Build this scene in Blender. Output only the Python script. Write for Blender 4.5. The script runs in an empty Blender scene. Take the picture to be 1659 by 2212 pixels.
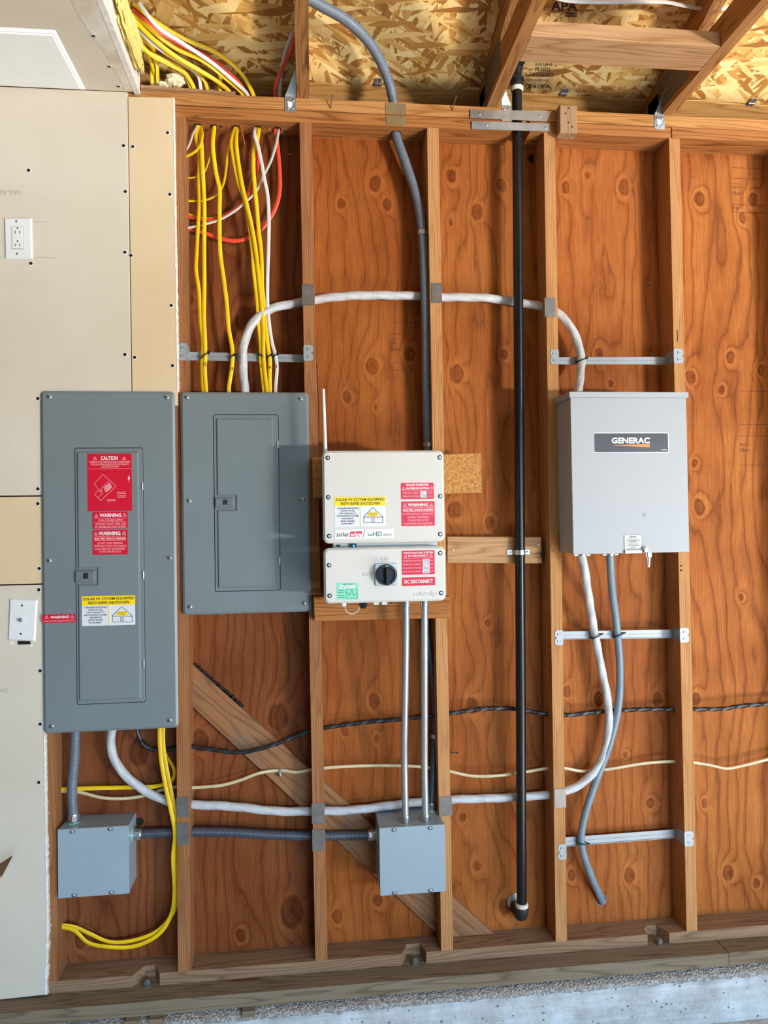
import bpy, bmesh, math, random
from mathutils import Vector, Matrix, noise
random.seed(7)
scene = bpy.context.scene
COL = scene.collection

# ---------------------------------------------------------------- camera, world, lights, exposure
YAW, PITCH, ROLL, CAMZ, CAMD, FPX = 0.1052, 0.0142, -0.0153, 1.375, 2.272, 1540.0
fw = Vector((math.sin(YAW)*math.cos(PITCH), math.cos(YAW)*math.cos(PITCH), math.sin(PITCH)))
_r = Vector((math.cos(YAW), -math.sin(YAW), 0)); _u = _r.cross(fw)
rt = math.cos(ROLL)*_r + math.sin(ROLL)*_u
up = -math.sin(ROLL)*_r + math.cos(ROLL)*_u
CAM = Vector((0, -CAMD, CAMZ))
cd = bpy.data.cameras.new('camera'); cam = bpy.data.objects.new('camera', cd); COL.objects.link(cam)
cd.sensor_fit = 'VERTICAL'; cd.sensor_height = 36.0; cd.lens = FPX/2212*36.0
cd.clip_start = 0.02
M = Matrix((rt, up, -fw)).transposed().to_4x4(); M.translation = CAM
cam.matrix_world = M
scene.camera = cam

world = bpy.data.worlds.new('world'); scene.world = world; world.use_nodes = True
bg = world.node_tree.nodes['Background']
bg.inputs[0].default_value = (0.9, 0.95, 1.0, 1); bg.inputs[1].default_value = 0.055

def area(name, loc, target, sx, sy, power, col):
    l = bpy.data.lights.new(name, 'AREA'); l.shape = 'RECTANGLE'; l.size = sx; l.size_y = sy
    l.energy = power; l.color = col
    o = bpy.data.objects.new(name, l); COL.objects.link(o); o.location = loc
    o.rotation_euler = (Vector(target)-Vector(loc)).to_track_quat('-Z', 'Y').to_euler()
    return o
# sunlit driveway outside the open garage door: a bright patch of ground, low and to the right behind the camera
area('driveway_light', (8.2, -8.8, -0.24), (8.2, -8.8, 3.0), 2.0, 2.1, 9200, (1.0, 0.95, 0.88))
# cool sky above the roofs across the street; the door header hides it from the upper wall
area('sky_light', (4.6, -8.0, 3.0), (1.2, 0.0, 0.2), 7.5, 2.2, 3700, (0.48, 0.72, 1.0))
# light bounced up by the sunlit strip of garage floor in front of the wall
area('floor_bounce', (2.5, -1.7, -0.235), (2.5, -1.7, 3.0), 2.4, 1.0, 105, (1.0, 0.97, 0.93))

vs = scene.view_settings
vs.view_transform = 'Standard'; vs.look = 'None'; vs.gamma = 1.0; vs.use_curve_mapping = False
vs.exposure = -0.15

# ---------------------------------------------------------------- projection helpers: photo pixel -> point on a plane of the wall
def ray(px, py): return fw + rt*((px-829.5)/FPX) - up*((py-1106)/FPX)
def at(px, py, y):
    d = ray(px, py); return CAM + d*((y+CAMD)/d.y)
def atz(px, py, z):
    d = ray(px, py); return CAM + d*((z-CAMZ)/d.z)
def atx(px, py, x):
    d = ray(px, py); return CAM + d*(x/d.x)
def box_px(px0, py0, px1, py1, y):
    mx, my = (px0+px1)/2, (py0+py1)/2
    return at(px0, my, y).x, at(mx, py1, y).z, at(px1, my, y).x, at(mx, py0, y).z
RZ, RS = 2.88, 0.333                       # underside of the roof deck: z = RZ - RS*y
def at_roof(px, py, off=0.0):
    d = ray(px, py)
    t = (RZ-off - RS*CAM.y - CAM.z)/(d.z + RS*d.y); return CAM + d*t

# ---------------------------------------------------------------- materials
def lin(h):
    h = h.lstrip('#'); o = []
    for i in (0, 2, 4):
        c = int(h[i:i+2], 16)/255; o.append(c/12.92 if c <= .04045 else ((c+.055)/1.055)**2.4)
    return (*o, 1.0)
class NT:
    def __init__(s, name):
        s.m = bpy.data.materials.new(name); s.m.use_nodes = True; s.t = s.m.node_tree
        s.b = s.t.nodes['Principled BSDF']
    def n(s, typ, **kw):
        nd = s.t.nodes.new('ShaderNode'+typ)
        for k, v in kw.items(): setattr(nd, k, v)
        return nd
    def l(s, a, b): s.t.links.new(a, b)
    def put(s, sock, v):
        if hasattr(v, 'is_linked') or isinstance(v, bpy.types.NodeSocket): s.l(v, sock)
        else: sock.default_value = v
    def math(s, op, a, b=None, c=None):
        nd = s.n('Math', operation=op); s.put(nd.inputs[0], a)
        if b is not None: s.put(nd.inputs[1], b)
        if c is not None: s.put(nd.inputs[2], c)
        return nd.outputs[0]
    def vmath(s, op, a, b=None):
        nd = s.n('VectorMath', operation=op); s.put(nd.inputs[0], a)
        if b is not None: s.put(nd.inputs[1], b)
        return nd.outputs['Value'] if op == 'LENGTH' else nd.outputs[0]
    def coord(s, which='Object', rnd=0.0):
        v = s.n('TexCoord').outputs[which]
        if rnd:
            r = s.math('MULTIPLY', s.n('ObjectInfo').outputs['Random'], rnd)
            c = s.n('CombineXYZ'); s.l(r, c.inputs[0]); s.l(r, c.inputs[1]); s.l(r, c.inputs[2])
            v = s.vmath('ADD', v, c.outputs[0])
        return v
    def noise(s, v, scale=1, detail=3, rough=.5, sc=None):
        if sc: v = s.vmath('MULTIPLY', v, sc)
        nd = s.n('TexNoise'); s.l(v, nd.inputs['Vector']); nd.inputs['Scale'].default_value = scale
        nd.inputs['Detail'].default_value = detail; nd.inputs['Roughness'].default_value = rough
        return nd.outputs['Fac']
    def ramp(s, f, stops, interp='LINEAR'):
        nd = s.n('ValToRGB'); s.l(f, nd.inputs[0]); e = nd.color_ramp.elements; nd.color_ramp.interpolation = interp
        while len(e) < len(stops): e.new(0.5)
        for el, (p, c) in zip(e, stops): el.position = p; el.color = c if not isinstance(c, (int, float)) else (c, c, c, 1)
        return nd.outputs[0]
    def mix(s, f, a, b, mode='MIX'):
        nd = s.n('MixRGB', blend_type=mode); s.put(nd.inputs[0], f); s.put(nd.inputs[1], a); s.put(nd.inputs[2], b)
        return nd.outputs[0]
    def bump(s, h, strength=.3, dist=.002):
        nd = s.n('Bump'); s.put(nd.inputs['Height'], h); nd.inputs['Strength'].default_value = strength
        nd.inputs['Distance'].default_value = dist; s.l(nd.outputs[0], s.b.inputs['Normal'])
    def out(s, col, rough=.5, metal=0.0, spec=.5):
        s.put(s.b.inputs['Base Color'], col); s.put(s.b.inputs['Roughness'], rough)
        s.b.inputs['Metallic'].default_value = metal; s.b.inputs['Specular IOR Level'].default_value = spec
        return s.m
MATS = {}
def paint(name, hexc, rough=.45, metal=0.0, var=.06, scale=14, bump=0.0, bscale=300, spec=.5):
    if name in MATS: return MATS[name]
    t = NT(name); v = t.coord('Object', 3.0)
    c = lin(hexc); f = t.noise(v, scale, 4, .6)
    a = tuple(x*(1-var*1.6) for x in c[:3])+(1,); b = tuple(min(1, x*(1+var)) for x in c[:3])+(1,)
    col = t.ramp(f, [(.3, a), (.7, b)])
    if bump: t.bump(t.noise(v, bscale, 2), bump, .001)
    r = t.math('MULTIPLY_ADD', f, .12, rough-.06)
    MATS[name] = t.out(col, r, metal, spec); return MATS[name]
def lumber(name, light, dark, axis, var=1.0, knots=True, rough=.7, stripes=.0):
    if name in MATS: return MATS[name]
    t = NT(name); v = t.coord('Object', 23.0)
    lo = .55
    sc = {'X': (lo, 9, 9), 'Y': (9, lo, 9), 'Z': (9, 9, lo)}[axis]
    fs = {'X': (6, 260, 260), 'Y': (260, 6, 260), 'Z': (260, 260, 6)}[axis]
    g = t.noise(v, 1.5, 2, .45, sc)
    ringv = t.math('FRACT', t.math('MULTIPLY', g, 15.0))
    ring = t.ramp(ringv, [(0, .15), (.16, .95), (.6, 1.0), (.9, .55), (1.0, .15)])
    fib = t.noise(v, 1, 2, .6, fs)
    if stripes:
        sx = t.n('SeparateXYZ'); t.l(v, sx.inputs[0])
        ph = t.math('ADD', t.math('MULTIPLY', sx.outputs[0], 1050.0), t.math('ADD', t.math('MULTIPLY', sx.outputs[1], 500.0), t.math('MULTIPLY', g, 26.0)))
        st = t.ramp(t.math('MULTIPLY_ADD', t.math('SINE', ph), .5, .5), [(0, 0.1), (.25, .7), (1, 1.0)])
        ring = t.mix(stripes, ring, st)
    f = t.math('ADD', t.math('MULTIPLY', ring, .62), t.math('MULTIPLY', fib, .45))
    col = t.ramp(f, [(.2, lin(dark)), (.88, lin(light))])
    big = t.noise(v, 2.2, 3, .6)
    col = t.mix(t.ramp(big, [(.35, 0.0), (.75, .45*var)]), col, t.mix(1.0, col, (.72, .58, .46, 1), 'MULTIPLY'))
    if knots:
        vn = t.n('TexVoronoi'); ks = {'X': (1.7, 7, 7), 'Y': (7, 1.7, 7), 'Z': (7, 7, 1.7)}[axis]
        t.l(t.vmath('MULTIPLY', v, ks), vn.inputs['Vector']); vn.inputs['Scale'].default_value = 1.0
        col = t.mix(t.ramp(vn.outputs['Distance'], [(.07, .8), (.13, 0.0)]), col, lin('#5a3218'))
    t.bump(f, .35, .0015)
    MATS[name] = t.out(col, rough, 0, .12); return MATS[name]
def plywood(name, knots, seed, light='#c9813f', dark='#8a4717', lines=1.0):
    """rotary-cut veneer: vertical growth lines that bend around the knots. knots: (x, z, radius)"""
    t = NT(name); v = t.coord('Object'); t_dark = tuple(x*.68 for x in lin(dark)[:3])+(1,)
    p = t.vmath('MULTIPLY', v, (1, 0, 1)); p = t.vmath('ADD', p, (0, seed*3.1, 0))
    sep = t.n('SeparateXYZ'); t.l(v, sep.inputs[0])
    wob = t.noise(p, 1, 3, .5, (3.2, 1, .95)); wob2 = t.noise(p, 1, 2, .5, (14, 1, 3.0))
    g = t.math('ADD', t.math('MULTIPLY', sep.outputs[0], 21.0), t.math('MULTIPLY', wob, 9.0))
    g = t.math('ADD', g, t.math('MULTIPLY', wob2, .9))
    rmin = None
    wn = t.n('TexNoise'); t.l(p, wn.inputs['Vector']); wn.inputs['Scale'].default_value = 26; wn.inputs['Detail'].default_value = 2
    vk = t.vmath('ADD', v, t.vmath('MULTIPLY', t.vmath('SUBTRACT', wn.outputs['Color'], (.5, .5, .5)), (.016, 0, .016)))
    for (kx, kz, kr) in knots:
        d = t.vmath('MULTIPLY', t.vmath('SUBTRACT', vk, (kx, 0, kz)), (1/kr, 0, .72/kr))
        r = t.vmath('LENGTH', d)
        e = t.math('EXPONENT', t.math('MULTIPLY', t.math('MULTIPLY', r, r), -.3))
        g = t.math('ADD', g, t.math('MULTIPLY', e, 1.9))
        rmin = r if rmin is None else t.math('MINIMUM', rmin, r)
    jag = t.noise(p, 1, 3, .7, (150, 1, 30))
    g2 = t.math('ADD', g, t.math('MULTIPLY', jag, .3))
    ring = t.ramp(t.math('FRACT', g2), [(0, .0), (.045, .5), (.16, .9), (.6, 1.0), (.9, .62), (1.0, .0)])
    fib = t.noise(p, 1, 3, .65, (380, 1, 12))
    f = t.math('ADD', t.math('MULTIPLY', ring, .5*lines), t.math('ADD', t.math('MULTIPLY', fib, .9), .24-.5*lines))
    col = t.ramp(f, [(.26, t_dark), (.5, lin(dark)), (.86, lin(light))])
    blot = t.noise(p, 1, 4, .6, (5, 1, 2.6))
    col = t.mix(t.ramp(blot, [(.36, 0.0), (.7, .75)]), col, t.mix(1.0, col, (.62, .46, .34, 1), 'MULTIPLY'))
    if rmin is not None:
        rr = t.math('MULTIPLY_ADD', jag, .2, t.math('MULTIPLY', rmin, .85))
        cm = t.ramp(rr, [(.0, (.5, .36, .3, 1)), (.16, (.3, .2, .15, 1)), (.3, (.62, .5, .42, 1)), (.5, (.46, .34, .27, 1)), (.66, (.68, .56, .46, 1)), (.84, (.42, .3, .23, 1)), (1.0, (.6, .5, .42, 1))])
        core = t.mix(.72, col, cm, 'MULTIPLY')
        rq = t.math('MULTIPLY', rr, .25)
        col = t.mix(t.ramp(rq, [(.24, 1.0), (.3, 0.0)]), col, core)
        halo = t.ramp(rq, [(.25, 0.0), (.31, .26), (.48, 0.0)])
        col = t.mix(halo, col, t.mix(1.0, lin(light), (1.25, 1.3, 1.35, 1), 'MULTIPLY'))
    t.bump(f, .45, .0022)
    return t.out(col, t.math('MULTIPLY_ADD', fib, .2, .5), 0, .1)
def osb(name, light='#e8c27a', mid='#d09c50', dark='#ad7534', scale=1.0):
    if name in MATS: return MATS[name]
    t = NT(name); v = t.coord('Object')
    col = None; hgt = None
    for i, (ang, thr, lx, ly) in enumerate([(0.1, 0, 9, 50), (.3, .45, 8, 46), (-.25, .5, 10, 70), (0.8, .45, 9, 48), (-.65, .5, 9, 55), (1.3, .55, 10, 55), (-1.05, .62, 11, 60), (.5, .66, 10, 80), (-.1, .72, 9, 60)]):
        mp = t.n('Mapping'); t.l(v, mp.inputs['Vector'])
        mp.inputs['Location'].default_value = (i*3.7, i*1.3, 0); mp.inputs['Rotation'].default_value = (0, 0, ang)
        mp.vector_type = 'TEXTURE'; mp.inputs['Scale'].default_value = (1/(lx*scale), 1/(ly*scale), 1000)
        vn = t.n('TexVoronoi'); t.l(mp.outputs[0], vn.inputs['Vector']); vn.inputs['Scale'].default_value = 1.0
        vn.inputs['Randomness'].default_value = .9
        sp = t.n('SeparateColor'); t.l(vn.outputs['Color'], sp.inputs[0])
        fm = t.n('Mapping'); t.l(mp.outputs[0], fm.inputs['Vector']); fm.inputs['Scale'].default_value = (1, 9, 1)
        fib = t.noise(fm.outputs[0], 1.5, 3, .6)
        val = t.math('ADD', t.math('MULTIPLY', sp.outputs[0], .6), t.math('MULTIPLY', fib, .5))
        c = t.ramp(val, [(.2, lin('#8c5a24')), (.36, lin(dark)), (.5, lin(mid)), (.68, lin(light)), (.86, lin('#f2d596'))])
        if col is None: col = c; hgt = val
        else:
            m = t.math('GREATER_THAN', sp.outputs[1], thr)
            col = t.mix(m, col, c); hgt = t.mix(m, hgt, val)
    t.bump(hgt, .5, .002)
    MATS[name] = t.out(col, .55, 0, .35); return MATS[name]
def concrete(name, base='#b9c0c4'):
    t = NT(name); v = t.coord('Object')
    n1 = t.noise(v, 9, 6, .65); n2 = t.noise(v, 1, 3, .6, (4, 60, 60)); n3 = t.noise(v, 160, 2)
    f = t.math('ADD', t.math('MULTIPLY', n1, .6), t.math('ADD', t.math('MULTIPLY', n2, .25), t.math('MULTIPLY', n3, .15)))
    col = t.ramp(f, [(.3, lin('#8f8c88')), (.48, lin(base)), (.68, lin('#d4d9dc'))])
    vn = t.n('TexVoronoi'); t.l(t.vmath('MULTIPLY', v, (1, 1, 1.3)), vn.inputs['Vector']); vn.inputs['Scale'].default_value = 62
    sp = t.n('SeparateColor'); t.l(vn.outputs['Color'], sp.inputs[0])
    rad = t.math('MULTIPLY', t.math('POWER', sp.outputs[0], 3.0), .3)
    pit = t.math('LESS_THAN', vn.outputs['Distance'], rad)
    col = t.mix(t.math('MULTIPLY', pit, .8), col, lin('#5c5853'))
    t.bump(t.math('SUBTRACT', f, pit), .5, .003)
    return t.out(col, .85, 0, .2)
def gravel(name):
    t = NT(name); v = t.coord('Object')
    vn = t.n('TexVoronoi'); t.l(v, vn.inputs['Vector']); vn.inputs['Scale'].default_value = 170
    sp = t.n('SeparateColor'); t.l(vn.outputs['Color'], sp.inputs[0])
    col = t.ramp(sp.outputs[0], [(0, lin('#877f77')), (.5, lin('#a39c94')), (1, lin('#c4beb6'))])
    col = t.mix(t.ramp(vn.outputs['Distance'], [(.35, 0.0), (.75, .5)]), col, lin('#5c554e'))
    t.bump(t.math('SUBTRACT', 1.0, vn.outputs['Distance']), .9, .004)
    return t.out(col, .9, 0, .2)
def conduit_mat(name, hexc, rough=.35, rib=.0042, strength=.35):
    """flexible conduit: faint spiral ribs along the length (uv.y in metres)"""
    t = NT(name); uv = t.n('TexCoord').outputs['UV']; sp = t.n('SeparateXYZ'); t.l(uv, sp.inputs[0])
    s = t.math('SINE', t.math('MULTIPLY', sp.outputs[1], 2*math.pi/rib))
    f = t.noise(t.coord('Object'), 30, 3); c = lin(hexc)
    col = t.ramp(f, [(.3, tuple(x*.88 for x in c[:3])+(1,)), (.7, tuple(min(1, x*1.08) for x in c[:3])+(1,))])
    t.bump(s, strength, .0006)
    return t.out(col, rough, 0, .5)
def sheath(name, hexc, rough=.42, mark=0.35):
    """cable jacket with faint printed dashes"""
    if name in MATS: return MATS[name]
    t = NT(name); uv = t.n('TexCoord').outputs['UV']; sp = t.n('SeparateXYZ'); t.l(uv, sp.inputs[0])
    c = lin(hexc); f = t.noise(t.coord('Object', 5), 18, 3)
    col = t.ramp(f, [(.3, tuple(x*.86 for x in c[:3])+(1,)), (.7, tuple(min(1, x*1.05) for x in c[:3])+(1,))])
    cv = t.n('CombineXYZ'); t.l(sp.outputs[1], cv.inputs[0])
    dash = t.noise(cv.outputs[0], 420, 2, .8); gate = t.noise(cv.outputs[0], 9, 1)
    band = t.math('LESS_THAN', t.math('ABSOLUTE', t.math('SUBTRACT', sp.outputs[0], .55)), .035)
    m = t.math('MULTIPLY', t.math('MULTIPLY', t.math('GREATER_THAN', dash, .54), t.math('GREATER_THAN', gate, .55)), band)
    col = t.mix(t.math('MULTIPLY', m, mark), col, (.05, .04, .02, 1))
    MATS[name] = t.out(col, rough, 0, .45); return MATS[name]
def drywall(name, hexc, hex2):
    t = NT(name); v = t.coord('Object')
    f = t.noise(v, 2.2, 5, .6); f2 = t.noise(v, 1, 3, .6, (90, 90, 30))
    col = t.ramp(f, [(.3, lin(hex2)), (.7, lin(hexc))])
    col = t.mix(t.math('MULTIPLY', f2, .12), col, (.35, .3, .24, 1))
    sc = t.noise(v, 1, 5, .75, (14, 14, 6))
    col = t.mix(t.ramp(sc, [(.68, 0.0), (.78, .5)]), col, lin('#e9e2d6'))
    t.bump(f2, .08, .001)
    return t.out(col, .85, 0, .2)
def meshplate(name):
    """truss plate: galvanised steel punched with rows of small teeth"""
    t = NT(name); v = t.coord('Object')
    br = t.n('TexBrick'); mp = t.n('Mapping'); t.l(v, mp.inputs['Vector']); mp.inputs['Rotation'].default_value = (0, math.pi/2, math.pi/2)
    sx = t.n('SeparateXYZ'); t.l(v, sx.inputs[0]); cb = t.n('CombineXYZ'); t.l(sx.outputs[1], cb.inputs[0]); t.l(sx.outputs[2], cb.inputs[1])
    t.l(cb.outputs[0], br.inputs['Vector']); br.inputs['Scale'].default_value = 60; br.inputs['Mortar Size'].default_value = .12
    br.inputs['Color1'].default_value = lin('#3a332c'); br.inputs['Color2'].default_value = lin('#4a4037'); br.inputs['Mortar'].default_value = lin('#6a625a')
    return t.out(br.outputs['Color'], .5, .5, .5)

mt = {}
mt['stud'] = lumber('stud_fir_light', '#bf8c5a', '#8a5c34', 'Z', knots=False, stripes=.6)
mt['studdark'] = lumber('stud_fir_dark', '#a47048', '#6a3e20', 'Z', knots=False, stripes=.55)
mt['studx'] = lumber('plate_fir', '#a86f3e', '#6c3f1c', 'X')
mt['platetop'] = lumber('upper_plate_fir', '#b98650', '#8a5828', 'X')
mt['truss'] = lumber('truss_fir', '#a97a4b', '#744a24', 'Y')
mt['blockx'] = lumber('block_fir', '#b48f68', '#8c6844', 'X')
mt['blockz'] = lumber('block_fir_upright', '#a58666', '#7c5f42', 'Z')
mt['weathered'] = lumber('weathered_plate', '#93765c', '#6d513a', 'X', knots=False)
mt['treated'] = lumber('treated_sill', '#857560', '#5e5140', 'X')
mt['eave'] = lumber('eave_pine', '#d0a060', '#a06c30', 'X')
mt['brace'] = lumber('brace_fir', '#a9774a', '#7c4f2a', 'X')
mt['osb'] = osb('roof_osb')
t = NT('chipboard'); _v = t.coord('Object'); _f = t.math('ADD', t.math('MULTIPLY', t.noise(_v, 260, 2, .7), .6), t.math('MULTIPLY', t.noise(_v, 110, 2), .4))
t.bump(_f, .5, .002); mt['osbfine'] = t.out(t.ramp(_f, [(.36, lin('#7d5229')), (.48, lin('#ab773f')), (.66, lin('#c8965a'))]), .8, 0, .2)
mt['dry'] = drywall('drywall_paper', '#d4cab9', '#c9beaa')
mt['drytan'] = drywall('drywall_tan', '#d9c3a0', '#d0b892')
mt['gyp'] = paint('gypsum', '#dedad2', .9, var=.1, scale=60, bump=.4, bscale=220, spec=.2)
mt['ceil'] = drywall('ceiling_paper', '#d8cebd', '#cbbfab')
mt['hatch'] = paint('hatch_white', '#eceeec', .4, var=.02)
mt['panel'] = paint('panel_grey', '#727c7e', .32, var=.03, scale=3, bump=.03, bscale=900)
mt['latch'] = paint('latch_plastic', '#6c7278', .4, var=.04)
mt['jb'] = paint('junction_grey', '#92a1a9', .36, var=.03, scale=4)
mt['gen'] = paint('switch_enclosure', '#9da0a2', .5, var=.02, scale=3)
mt['inv'] = paint('inverter_white', '#c9c6be', .5, var=.015, scale=5, bump=.05, bscale=700)
mt['invdim'] = paint('inverter_bracket', '#c9cbc4', .5, var=.03)
mt['white'] = paint('white_plastic', '#dededb', .35, var=.02)
mt['zinc'] = paint('zinc', '#c4c6c6', .3, .9, var=.08, scale=60)
mt['galv'] = paint('galvanised', '#b4b8ba', .38, .8, var=.1, scale=40)
mt['galvdull'] = paint('galvanised_dull', '#807c76', .42, .65, var=.12, scale=50)
mt['barmetal'] = paint('bracket_steel', '#999fa2', .45, .25, var=.05)
mt['brass'] = paint('guard_plate_brown', '#8d7a58', .45, .4, var=.06)
mt['emt'] = paint('emt_steel', '#bcc2c2', .3, .75, var=.06, scale=25)
mt['black'] = paint('black_plastic', '#17181a', .4, var=.1)
mt['dark'] = paint('shadow_gap', '#0c0b0a', .9, var=.1)
mt['hole'] = paint('drilled_hole', '#1a0f08', .95, var=.1)
mt['pipe'] = paint('black_iron', '#17181b', .3, .2, var=.25, scale=60, bump=.1, bscale=200)
mt['pipefit'] = paint('malleable_iron', '#2b2c2f', .5, .2, var=.2, scale=50)
mt['dope'] = paint('pipe_dope', '#cfc7b4', .8, var=.12, scale=80)
mt['flexgrey'] = conduit_mat('liquidtight_grey', '#646c75')
mt['flexdark'] = conduit_mat('liquidtight_dark', '#3f4650')
mt['flexblue'] = conduit_mat('liquidtight_blue_grey', '#74858f', strength=.1)
mt['yellow'] = sheath('romex_yellow', '#eec10c')
mt['red'] = sheath('romex_orange_red', '#e2472c')
mt['wcable'] = sheath('romex_white', '#cfcbc2')
mt['cream'] = sheath('romex_cream', '#c6b68f')
mt['seu'] = paint('seu_white', '#babbbb', .45, var=.09, scale=45, bump=.15, bscale=160)
mt['blackcable'] = paint('cable_black', '#1b1d20', .4, var=.15, scale=60)
mt['lblred'] = paint('label_red', '#c8102e', .35, var=.02)
mt['lblyel'] = paint('label_yellow', '#f5d20a', .35, var=.02)
mt['lblwhite'] = paint('label_white', '#d6d8dd', .35, var=.02)
mt['lblgreen'] = paint('label_mint', '#7fd3ae', .4, var=.03)
mt['lblgrey'] = paint('nameplate_grey', '#333537', .35, var=.03)
mt['ink'] = paint('ink_black', '#1c1c1e', .5, var=.02)
mt['inkfaint'] = paint('ink_faded', '#a89d8b', .8, var=.05)
mt['inkply'] = paint('ink_stamp_brown', '#5d3213', .8, var=.1)
mt['inkw'] = paint('ink_white', '#f2f0ee', .4, var=.01)
mt['inkpink'] = paint('ink_pale_pink', '#eeb9bd', .4, var=.01)
mt['orange'] = paint('logo_orange', '#f07c36', .4, var=.01)
mt['teal'] = paint('logo_teal', '#1f6f78', .4, var=.01)
mt['logored'] = paint('logo_red', '#d81f3a', .4, var=.01)
mt['inkgrey'] = paint('ink_grey', '#7c8286', .4, var=.01)
mt['foam'] = paint('spray_foam', '#e9cf78', .7, var=.14, scale=40, bump=.5, bscale=90)
mt['foamw'] = paint('spray_foam_pale', '#e6dab4', .8, var=.14, scale=60, bump=.5, bscale=120)
mt['splinter'] = paint('splinter_wood', '#b5682f', .8, var=.2, scale=90)
mt['card'] = paint('cardboard', '#9a7450', .85, var=.08)
mt['conc'] = concrete('curb_concrete', '#b4b3af')
mt['gravel'] = gravel('exposed_aggregate')
mt['floor'] = concrete('floor_concrete', '#a39a90')
mt['tplate'] = meshplate('truss_plate')
mt['rust'] = paint('rusty_steel', '#7a5236', .6, .5, var=.2, scale=70)
mt['bolt'] = paint('bolt_steel', '#a4a5a2', .35, .8, var=.12, scale=80)
t = NT('blue_led'); t.b.inputs['Emission Color'].default_value = (.05, .3, 1, 1); t.b.inputs['Emission Strength'].default_value = 3.0
mt['led'] = t.out((.02, .1, .6, 1), .3)

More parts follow.
